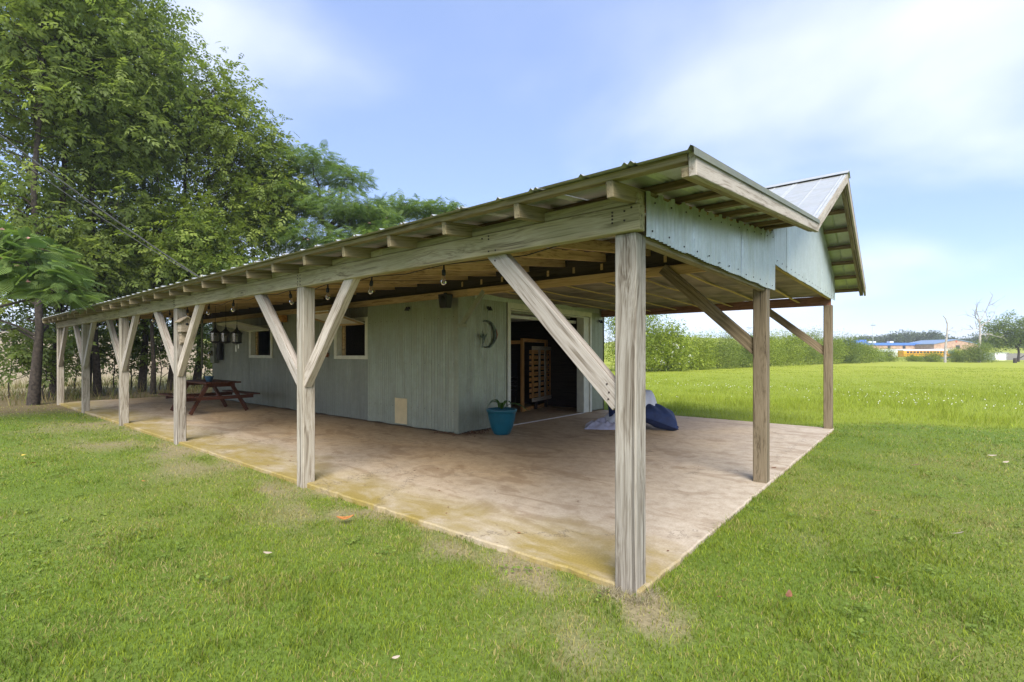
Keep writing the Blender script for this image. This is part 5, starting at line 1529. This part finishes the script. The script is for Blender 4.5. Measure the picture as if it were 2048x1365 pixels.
# brick gable wing
d2 = 215
b1 = place(1868, d2, zpix(698.5, d2))
t = thing("school_gymnasium", "pinkish brick school wing with a low gable and red emblem", "building", b1, VIEW_RZ)
W2 = (1957 - 1868) / FPX * d2; HH = (698.5 - 680) / FPX * d2
me = bpy.data.meshes.new("wall")
o5 = [(0, -3), (W2, -3), (W2, HH * 0.52), (W2 * 0.5, HH), (0, HH * 0.52)]
V = [(x, 0, z) for x, z in o5] + [(x, 18, z) for x, z in o5]
me.from_pydata(V, [], [(0, 1, 2, 3, 4), (9, 8, 7, 6, 5)] + [(i, 5 + i, 5 + (i + 1) % 5, (i + 1) % 5) for i in range(5)]); me.materials.append(M_BRICK)
link(bpy.data.objects.new("wall", me), t)
for s in (0, 1):
    a = Vector((W2 * 0.5, 0, HH)); b_ = Vector((W2 * 1.02 if s else -W2 * 0.02, 0, HH * 0.50))
    for nm, w_, y0, y1 in (("roof", 0.25, -0.3, 18.3),):
        mid = (a + b_) / 2; dirv = (b_ - a)
        me = bpy.data.meshes.new(nm)
        up = Vector((0, 0, 0.22))
        V = [(a.x, y0, a.z + 0.02), (b_.x, y0, b_.z + 0.02), (b_.x, y1, b_.z + 0.02), (a.x, y1, a.z + 0.02)]
        V += [(x, y, z + 0.25) for x, y, z in V]
        me.from_pydata(V, [], [(0, 1, 2, 3), (7, 6, 5, 4), (0, 4, 5, 1), (1, 5, 6, 2), (2, 6, 7, 3), (3, 7, 4, 0)]); me.materials.append(M_BLUEG)
        link(bpy.data.objects.new(nm, me), t)
box("window", (W2 * 0.49, -0.12, 0.1), (W2 * 0.58, -0.02, 1.6), M_DGLASS, t)
lathe("emblem", [(0.0, 0.05), (0.33, 0.05), (0.34, 0.0)], plain("red_emblem", (0.5, 0.06, 0.03)), t, n=18, loc=(W2 * 0.5, -0.06, HH * 0.80)).rotation_euler = (math.pi / 2, 0, 0)
# white building with a low curved roof
d3 = 150
t = thing("white_building", "white metal building with a low curved roof left of the bus", "building", place(1781, d3, zpix(714, d3)), VIEW_RZ)
W3 = (1858 - 1781) / FPX * d3; H3 = (714 - 698.5) / FPX * d3
n = 14
o_ = [(0, 0)] + [(W3 * k / n, H3 * (0.62 + 0.38 * math.sin(math.pi * k / n) ** 0.8)) for k in range(n + 1)] + [(W3, 0)]
V = [(x, 0, z) for x, z in o_] + [(x, 9, z) for x, z in o_]; m = len(o_)
me = bpy.data.meshes.new("shell"); me.from_pydata(V, [], [tuple(range(m)), tuple(range(2 * m - 1, m - 1, -1))] + [(i, m + i, m + (i + 1) % m, (i + 1) % m) for i in range(m)]); me.materials.append(M_WHITEB)
link(bpy.data.objects.new("shell", me), t)
box("door", (W3 * 0.24, -0.08, 0.0), (W3 * 0.30, -0.01, H3 * 0.55), M_POLE, t)
# blue grey shed behind the bus
t = thing("blue_shed", "blue grey shed with a pale sloping roof behind the school bus", "shed", place(1850, 160, zpix(711, 160)), VIEW_RZ)
box("wall", (0, 0, -1), (9.5, 6, 1.55), M_BLUEG, t)
board("roof", (-0.3, 3, 1.72), (9.8, 3, 2.05), 0.12, 6.6, M_WHITEB, t)
# school bus
def bus():
    d = 138
    t = thing("school_bus", "yellow school bus with a white roof parked beyond the field", "bus", place(1808, d, zpix(717.5, d)), VIEW_RZ)
    L, H = 12.2, 2.55
    bm = bmesh.new(); bm_box(bm, (L / 2, 1.2, 0.45 + 0.85), (L, 2.4, 1.75)); bm_obj("body", bm, M_YELLOW, t, bevel=0.12)
    bm = bmesh.new(); vs = bm_box(bm, (L / 2, 1.2, 2.33), (L - 0.1, 2.3, 0.32))
    for v in vs:
        if v.co.z > 2.33: v.co.y = 1.2 + (v.co.y - 1.2) * 0.7
    bm_obj("roof", bm, M_WHITEB, t)
    for k in range(12):
        box("window", (0.75 + 0.92 * k, -0.03, 1.45), (0.75 + 0.92 * k + 0.68, 0.02, 2.02), M_DGLASS, t)
    box("stripe", (0.1, -0.025, 1.12), (L - 0.1, 0.01, 1.20), M_BLACK, t)
    for x in (2.2, 9.6):
        w = lathe("wheel", [(0.0, 0.02), (0.22, 0.02), (0.25, 0.0), (0.48, 0.0), (0.50, -0.05), (0.50, -0.25), (0.0, -0.25)], M_TYRE, t, n=20, loc=(x, -0.03, 0.5)); w.rotation_euler = (math.pi / 2, 0, 0)
    box("bonnet", (L, 0.15, 0.55), (L + 1.2, 2.25, 1.35), M_YELLOW, t, 0.1)
bus()
# floodlight masts
def mast(px, d, top, label, arms=3):
    x, y, z = place(px, d); H = zpix(top, d) - z
    t = thing("floodlight_mast", label, "mast", (x, y, z - 0.2), VIEW_RZ)
    tube("pole", [(0, 0, 0), (0, 0, H + 0.2)], [0.16, 0.11], M_POLE, t)
    box("crossarm", (-0.9, -0.06, H - 0.55), (0.9, 0.06, H - 0.40), M_POLE, t)
    for a in (-0.75, 0.0, 0.75):
        box("floodlight", (a - 0.22, -0.35, H - 0.40), (a + 0.22, 0.05, H - 0.20), M_POLE, t)
    tube("spike", [(0, 0, H), (0, 0, H + 0.9)], 0.05, M_POLE, t)
mast(1746, 200, 648, "grey floodlight mast above the blue school roof")
mast(1498, 190, 653, "distant floodlight mast between the gable posts", 1)
# white shed and board fence at the right edge
t = thing("garden_shed", "small white shed at the end of the board fence", "shed", place(1990, 118), VIEW_RZ)
box("wall", (0, 0, -0.3), (2.9, 3, 1.7), M_WHITEB, t)
board("roof", (-0.2, 1.5, 1.76), (3.1, 1.5, 1.76), 0.1, 3.4, M_POLE, t)
t = thing("board_fence", "grey board fence running off the right frame edge", "fence", place(2011, 118), VIEW_RZ)
for k in range(26):
    box("fence_board", (0.3 * k + 0.01, 0.0, -0.2), (0.3 * k + 0.29, 0.03, 1.62 + 0.04 * (k * 7 % 5 - 2)), M_FENCE, t)
t = thing("tree_stump", "dark stump at the far right field edge", "stump", place(2030, 82))
lathe("stump", [(0.30, -0.1), (0.24, 0.15), (0.22, 0.75), (0.16, 0.82), (0.0, 0.80)], M_BARK, t, n=12)

# far woods that read as one mass
def far_wood(name, label, rows, seed, size):
    rng = np.random.default_rng(seed)
    VV, FF, TT, off = [], [], [], 0
    for (px0, px1, d, ybase, ytop0, ytop1, cnt) in rows:
        for k in range(cnt):
            px = px0 + (px1 - px0) * (k + rng.uniform(0.2, 0.8)) / cnt
            dd = d * rng.uniform(0.95, 1.08)
            x, y = gp(px, dd); zt = zpix(rng.uniform(ytop0, ytop1), dd); zb = zpix(ybase, dd)
            h = zt - zb; w = max(h * 0.55, (px1 - px0) / cnt / FPX * dd * 0.7)
            q = rng.normal(size=(46, 3)); q /= np.linalg.norm(q, axis=1, keepdims=True); q *= rng.uniform(0.2, 1, 46)[:, None] ** 0.5
            tips = np.array((x, y, zb + h * 0.56)) + q * np.array((w, w, h * 0.45))
            V, F, T = crown_leaves(tips, 26, size * 0.9, size, rng, LEAF_V, 0.1)
            VV.append(V); FF.append(F + off); TT.append(T); off += len(V)
    o = np_mesh(name, np.concatenate(VV), np.concatenate(FF), L_FAR, attrs={"tint": np.concatenate(TT)})
    tag(o, label, "wood", kind="stuff")
far_wood("far_wood", "line of trees on the horizon behind the school", [(1715, 1800, 275, 697, 668, 680, 7), (1788, 1880, 270, 697, 660, 672, 8), (1875, 1960, 290, 697, 668, 684, 7), (1950, 2100, 240, 700, 666, 686, 7), (1280, 1720, 300, 700, 672, 690, 22)], 601, 1.1)
far_wood("grain_field_wood", "dark line of trees beyond the tan grain field", [(-140, 560, 235, 684, 640, 664, 30)], 602, 1.3)

# ------------------------------------------------------------------ grass
def blade_mesh(name, x, y, h, w, col, rng, lean=0.6, seg=2):
    n = len(x); z = terrain_z(x, y) - 0.004
    a = rng.uniform(0, 2 * np.pi, n); f = rng.uniform(0, 2 * np.pi, n)
    ln = rng.uniform(0.15, 1.0, n) * lean * h
    sx, sy = np.cos(a) * w / 2, np.sin(a) * w / 2
    lx, ly = np.cos(f) * ln, np.sin(f) * ln
    if seg == 2:
        pts = [(x - sx, y - sy, z), (x + sx, y + sy, z), (x - sx * .8 + lx * .35, y - sy * .8 + ly * .35, z + h * .6), (x + sx * .8 + lx * .35, y + sy * .8 + ly * .35, z + h * .6), (x + lx, y + ly, z + h)]
        F = np.array([(0, 1, 3), (0, 3, 2), (2, 3, 4)])
    else:
        pts = [(x - sx, y - sy, z), (x + sx, y + sy, z), (x + lx, y + ly, z + h)]
        F = np.array([(0, 1, 2)])
    k = len(pts)
    V = np.stack([np.stack(p, 1) for p in pts], 1).reshape(-1, 3)
    Fa = (F[None] + (np.arange(n) * k)[:, None, None]).reshape(-1, 3)
    o = np_mesh(name, V, Fa, G_BLADE, attrs={"col": np.repeat(col, k, axis=0)})
    return o

def blade_cols(x, y, rng, lush=1.0):
    soil, dry, under, field, grain, n1, n2, n3 = zones(x, y)
    n = len(x)
    def lerp(a, b, t): return a * (1 - t[:, None]) + np.array(b) * t[:, None]
    c = np.tile(np.array((0.140, 0.215, 0.020)), (n, 1))
    c = lerp(c, (0.310, 0.365, 0.036), np.clip(n2 * 0.30 + n1 * 0.15 + 0.20 + rng.normal(0, 0.30, n), 0, 1))
    pat = sstep(0.50, 0.72, fbm(x, y, 0.42, 141, 3))
    c = lerp(c, (0.105, 0.180, 0.026), 0.65 * sstep(0.50, 0.70, fbm(x, y, 0.30, 151, 3)) * rng.uniform(0.3, 1, n))
    strawp = np.clip(0.07 + dry * 0.20 + 0.30 * pat + soil * 0.6 + under * 0.4, 0, 0.85)
    straw = (rng.uniform(0, 1, n) < strawp).astype(float) * rng.uniform(0.5, 1, n)
    c = lerp(c, (0.40, 0.33, 0.13), straw)
    fl = field * rng.uniform(0.5, 1.0, n)
    c = lerp(c, (0.30, 0.36, 0.036), fl)
    return c * rng.uniform(0.75, 1.2, n)[:, None], soil, under

def polar_pts(n, r0, r1, a0, a1, rng, power):
    """radii with density ~ r**(-power) per area"""
    e = 2 - power
    u = rng.uniform(0, 1, n)
    if abs(e) < 1e-6: r = r0 * (r1 / r0) ** u
    else: r = (r0 ** e + u * (r1 ** e - r0 ** e)) ** (1 / e)
    a = rng.uniform(a0, a1, n)
    fa = math.atan2(FWD.y, FWD.x)
    return CAM.x + r * np.cos(fa - a), CAM.y + r * np.sin(fa - a), r

def off_slab(x, y, m=0.0): return ~((x > SX0 - m) & (x < SX1 + m) & (y > SY0 - m) & (y < SY1 + m))

def lawn():
    rng = np.random.default_rng(901)
    out = []
    for nm, n, r0, r1, pw, seg in (("near", 250000, 1.5, 7.0, 0.6, 2), ("mid", 400000, 3.6, 21.0, 1.9, 1)):
        x, y, r = polar_pts(n, r0, r1, math.radians(-58), math.radians(58), rng, pw)
        k = off_slab(x, y, 0.005) & (y < mow_line(x) + 0.1) & (x > -20.5)
        x, y, r = x[k], y[k], r[k]
        c, soil, under = blade_cols(x, y, rng)
        keep = rng.uniform(0, 1, len(x)) > np.clip(soil * 0.72 + under * 0.75, 0, 0.9)
        fade = sstep(3.6, 7.0, r) if nm == "mid" else 1 - sstep(3.6, 7.0, r)
        keep &= rng.uniform(0, 1, len(x)) < fade
        x, y, r, c = x[keep], y[keep], r[keep], c[keep]
        edge = np.exp(-np.maximum(0, np.maximum(np.maximum(x - SX1, SY0 - y), 0)) / 0.12)
        clump = sstep(0.52, 0.72, fbm(x, y, 0.32, 79, 3))
        h = (0.018 + 0.018 * fbm(x, y, 0.5, 77) + 0.014 * clump) * rng.uniform(0.45, 1.4, len(x))
        c = c * (1 - 0.15 * clump * (1 - 0.3 * rng.uniform(0, 1, len(x))))[:, None]
        h = h * (1 + 0.5 * edge * (x > -0.2))
        w = 0.0046 * np.maximum(1, r / 4.2) * rng.uniform(0.7, 1.3, len(x))
        if nm == "near":       # loose straw lying flat in the turf
            xs_, ys_, rs_ = polar_pts(15000, 1.6, 8.0, math.radians(-58), math.radians(58), rng, 0.9)
            so, dr_ = zones(xs_, ys_)[:2]
            kk = off_slab(xs_, ys_, 0.0) & (rng.uniform(0, 1, len(xs_)) < 0.25 + 0.5 * so + 0.5 * sstep(0.5, 0.72, fbm(xs_, ys_, 0.42, 141, 3)))
            xs_, ys_ = xs_[kk], ys_[kk]; q = len(xs_)
            x = np.concatenate([x, xs_]); y = np.concatenate([y, ys_]); w = np.concatenate([w, np.full(q, 0.0035)])
            h = np.concatenate([h, np.full(q, 0.034) * rng.uniform(0.3, 1.1, q)])
            c = np.concatenate([c, np.array((0.46, 0.37, 0.20)) * rng.uniform(0.55, 1.15, q)[:, None]])
            lean_ = np.concatenate([np.full(len(h) - q, 0.95), np.full(q, 2.6)])
        else:
            lean_ = 0.95
        o = blade_mesh("lawn_grass", x, y, h, w, c, rng, lean_, seg)
        tag(o, "short mown green lawn grass around the slab" if nm == "near" else "short mown lawn grass farther from the camera", "grass", kind="stuff")
lawn()

def field():
    rng = np.random.default_rng(902)
    x, y, r = polar_pts(210000, 10.5, 75, math.radians(2), math.radians(54), rng, 1.8)
    k = off_slab(x, y, 0.1) & (y > mow_line(x) - 0.15)
    x, y, r = x[k], y[k], r[k]
    c, soil, under = blade_cols(x, y, rng)
    clump = sstep(0.45, 0.75, fbm(x, y, 1.4, 88, 3))
    h = (0.08 + 0.14 * clump) * rng.uniform(0.5, 1.3, len(x)) * sstep(-0.2, 1.2, y - mow_line(x) + 0.3)
    h = np.maximum(h, 0.05) * (1 - 0.55 * sstep(16, 40, r))
    w = 0.008 * np.maximum(1, r / 14) * rng.uniform(0.7, 1.3, len(x))
    o = blade_mesh("field_grass", x, y, h, w, c, rng, 0.7, 1)
    tag(o, "tall yellow green grass of the unmown field", "grass", kind="stuff")
    # clover blossoms in loose drifts
    x, y, r = polar_pts(26000, 13, 45, math.radians(5), math.radians(52), rng, 1.2)
    dr = fbm(x * 0.35, y, 2.6, 93, 3)
    band = np.exp(-((r - 23) / 5.5) ** 2) + 0.35 * np.exp(-((r - 15.5) / 2.5) ** 2)
    k = (y > mow_line(x) + 0.8) & (rng.uniform(0, 1, len(x)) < sstep(0.50, 0.68, dr) * band * 0.08)
    x, y, r = x[k], y[k], r[k]
    n = len(x)
    P = np.stack([x, y, terrain_z(x, y) + 0.14 + 0.06 * rng.uniform(0, 1, n)], 1)
    oct_v = np.array([(1, 0, 0), (-1, 0, 0), (0, 1, 0), (0, -1, 0), (0, 0, 1), (0, 0, -1)]) * 1.0
    oct_f = np.array([(0, 2, 4), (2, 1, 4), (1, 3, 4), (3, 0, 4), (2, 0, 5), (1, 2, 5), (3, 1, 5), (0, 3, 5)])
    V = (P[:, None, :] + oct_v[None] * (0.013 * rng.uniform(0.7, 1.3, n))[:, None, None]).reshape(-1, 3)
    F = (oct_f[None] + (np.arange(n) * 6)[:, None, None]).reshape(-1, 3)
    o = np_mesh("clover_blossoms", V, F, M_WFLOWER)
    tag(o, "white clover blossoms scattered through the field", "flowers", kind="stuff")
    # rough weeds left of the porch end, before the grain field
    x = rng.uniform(-31, -19.6, 16000); y = rng.uniform(-9, 14, 16000)
    k = rng.uniform(0, 1, 16000) < sstep(0.35, 0.7, fbm(x, y, 1.6, 97, 3))
    x, y = x[k], y[k]; n = len(x)
    mix = rng.uniform(0, 1, n)[:, None]
    c = np.array((0.30, 0.22, 0.11)) * mix + np.array((0.13, 0.17, 0.03)) * (1 - mix)
    o = blade_mesh("roadside_weeds", x, y, rng.uniform(0.15, 0.7, n) * (0.4 + fbm(x, y, 1.1, 98)), rng.uniform(0.015, 0.03, n), c, rng, 0.6, 1)
    tag(o, "dry rough weeds under the left trees", "grass", kind="stuff")
field()

# dry grass clippings caught at the foot of the corner post
def clippings():
    rng = np.random.default_rng(905)
    n = 900
    a = rng.uniform(0, 1, n)
    x = np.where(a < 0.5, rng.uniform(-0.22, 0.06, n), rng.normal(0.05, 0.03, n)); y = np.where(a < 0.5, rng.normal(-0.055, 0.03, n), rng.uniform(-0.08, 0.16, n))
    c = np.array((0.42, 0.37, 0.24)) * rng.uniform(0.6, 1.2, n)[:, None]
    o = blade_mesh("dry_clippings", x, y, rng.uniform(0.015, 0.06, n), np.full(n, 0.004), c, rng, 2.2, 1)
    tag(o, "pale dry grass clippings at the foot of the corner post", "clippings", kind="stuff")
clippings()

# fallen leaves
M_FALL = [plain("fallen_leaf_orange", (0.42, 0.17, 0.05), var=0.25, scale=20), plain("fallen_leaf_brown", (0.20, 0.09, 0.045), var=0.3, scale=20),
          plain("fallen_leaf_yellow", (0.55, 0.40, 0.06), var=0.2, scale=20), plain("fallen_leaf_pale", (0.45, 0.36, 0.28), var=0.2, scale=20)]
def fallen(px, py, kind, L, rz, label, curl=0.35):
    d = FPX * (CAM.z + 0.05) / (py - 708); x, y = gp(px, d)
    zz = float(terrain_z(x, y)) + 0.052 if off_slab(np.array(x), np.array(y)) else 0.004
    L *= 0.78; n = 7; V, F = [], []
    for i in range(n):
        u = i / (n - 1); w = 0.24 * math.sin(math.pi * (0.06 + 0.9 * u)) ** 0.8
        z = curl * (u - 0.45) ** 2
        V += [(u * L, -w * L, (z + 0.10 * w) * L), (u * L, 0, z * L * 0.7), (u * L, w * L, (z + 0.14 * w) * L)]
        if i:
            b = 3 * (i - 1); F += [(b, b + 1, b + 4, b + 3), (b + 1, b + 2, b + 5, b + 4)]
    me = bpy.data.meshes.new("fallen_leaf"); me.from_pydata(V, [], F); me.materials.append(M_FALL[kind])
    for p in me.polygons: p.use_smooth = True
    me.transform(Matrix.Translation((-L / 2, 0, 0)))
    o = link(bpy.data.objects.new("fallen_leaf", me)); o.location = (x, y, zz); o.rotation_euler = (random.uniform(-.3, .3), random.uniform(-.2, .2), rz)
    tag(o, label, "leaf", "fallen leaves on the lawn")
fallen(1752, 1037, 0, 0.105, 0.2, "flat orange fallen leaf on the right lawn below the slab edge")
fallen(1916, 1085, 3, 0.115, 0.5, "pale curled fallen leaf near the right frame edge")
fallen(1830, 942, 1, 0.14, 0.4, "brown fallen leaf on the far right lawn")
fallen(1578, 1210, 1, 0.10, 1.6, "dark brown upright fallen leaf right of the corner post foot", 0.8)
fallen(690, 1049, 0, 0.19, 0.9, "large crumpled rust fallen leaf beside the slab edge", 0.7)
fallen(288, 970, 0, 0.10, 0.3, "small orange fallen leaf on the left lawn before the third post")
fallen(66, 935, 0, 0.17, 0.0, "tan orange fallen leaf near the left frame edge")
fallen(48, 918, 2, 0.12, 0.5, "yellow fallen leaf at the far left of the lawn")
fallen(227, 1010, 1, 0.07, 0.3, "tiny brown fallen leaf in the left lawn middle")
fallen(535, 1121, 3, 0.08, 0.8, "pale tan fallen leaf in the centre left lawn")
fallen(792, 1336, 3, 0.05, 1.0, "small pale leaf at the bottom edge of the lawn")
fallen(1440, 1214, 1, 0.05, 0.1, "small dark fallen leaf in the lawn left of the upright leaf")
fallen(1754, 1173, 1, 0.04, 0.7, "tiny dark fallen leaf in the lower right lawn")
fallen(1662, 874, 0, 0.15, 0.2, "orange fallen leaf by the far gable post")
fallen(1795, 875, 1, 0.12, 0.5, "brown fallen leaf beyond the far gable post")
fallen(1985, 921, 3, 0.13, 0.1, "whitish fallen leaf on the lawn at far right")
fallen(2012, 934, 3, 0.10, 0.6, "whitish fallen leaf closest to the right frame edge")
fallen(1548, 944, 1, 0.09, 0.9, "brown fallen leaf lying on the slab by the middle gable post")
fallen(460, 1024, 2, 0.06, 0.9, "small yellowish fallen leaf in the middle of the left lawn")

# dead leaves blown against the barn corner
def litter():
    rng = np.random.default_rng(931)
    n = 160
    x = WX + 0.05 + np.abs(rng.normal(0, 0.10, n)) + rng.uniform(0, 0.05, n); y = rng.uniform(WY + 0.02, WY + 0.62, n)
    k = n // 3; x[:k] = rng.uniform(WX - 0.5, WX + 0.1, k); y[:k] = WY - 0.06 - np.abs(rng.normal(0, 0.05, k))
    P = np.stack([x, y, rng.uniform(0.004, 0.035, n)], 1)
    D = rng.normal(size=(n, 3)) * np.array((1, 1, 0.3))
    V, F = scatter(LEAF_V, LEAF_F, P, D, rng.uniform(-0.6, 0.6, n), rng.uniform(0.03, 0.07, n))
    V[:, 2] = np.maximum(V[:, 2], 0.003)
    n2_ = 110
    xx = -np.abs(rng.normal(0, 5.5, n2_)) - 0.05; yy = np.abs(rng.normal(0, 2.4, n2_)) + 0.08; yy = np.where((xx < WX) & (yy > WY - 0.1), rng.uniform(0.1, 3.3, n2_), np.minimum(yy, 8.6)); xx = np.maximum(xx, -18.8)
    V2, F2 = scatter(LEAF_V, LEAF_F, np.stack([xx, yy, np.full(n2_, 0.006)], 1), rng.normal(size=(n2_, 3)) * np.array((1, 1, 0.08)), rng.uniform(-0.2, 0.2, n2_), rng.uniform(0.012, 0.045, n2_))
    V2[:, 2] = np.maximum(V2[:, 2], 0.003)
    F = np.concatenate([F, F2 + len(V)]); V = np.concatenate([V, V2])
    o = np_mesh("leaf_litter", V, F, M_FALL[1])
    tag(o, "dead brown leaf scraps on the slab and in the barn corner", "leaf litter", kind="stuff")
litter()

def haze():
    m = bpy.data.materials.new("pale_haze"); m.use_nodes = True
    nt = m.node_tree; nt.nodes.clear()
    out = nt.nodes.new("ShaderNodeOutputMaterial"); v = nt.nodes.new("ShaderNodeVolumePrincipled")
    v.inputs["Color"].default_value = (0.93, 0.96, 1.0, 1); v.inputs["Density"].default_value = 0.0006
    v.inputs["Anisotropy"].default_value = 0.2
    nt.links.new(v.outputs[0], out.inputs["Volume"])
    o = box("haze", (-1300, -1300, -1.2), (1300, 1300, 34), m)
    tag(o, "thin pale summer haze over the fields", "haze", kind="stuff")
haze()

# broad-leaved weeds and clover in the turf
def weeds():
    rng = np.random.default_rng(955)
    x, y, r = polar_pts(420, 2.0, 13, math.radians(-56), math.radians(56), rng, 1.2)
    k = off_slab(x, y, 0.06) & (y < mow_line(x)) & (fbm(x, y, 1.3, 171, 2) > 0.46)
    x, y = x[k], y[k]
    per = 14
    cx = np.repeat(x, per) + rng.normal(0, 0.035, len(x) * per); cy = np.repeat(y, per) + rng.normal(0, 0.035, len(x) * per)
    n = len(cx)
    P = np.stack([cx, cy, terrain_z(cx, cy) + rng.uniform(0.018, 0.040, n)], 1)
    D = rng.normal(size=(n, 3)) * np.array((1, 1, 0.25))
    V, F = scatter([(0, 0, 0), (0.5, 0.36, 0.05), (1.0, 0, -0.02), (0.5, -0.36, 0.05)], LEAF_F, P, D, rng.uniform(-0.4, 0.4, n), rng.uniform(0.018, 0.040, n))
    o = np_mesh("lawn_weeds", V, F, leafy("weed_foliage", (0.10, 0.17, 0.028), (0.24, 0.31, 0.06), trans=0.35, rough=0.8), attrs={"tint": np.repeat(np.clip(rng.normal(0.55, 0.25, n), 0, 1), 4)})
    tag(o, "small broad leaved weeds scattered through the lawn", "weeds", kind="stuff")
weeds()
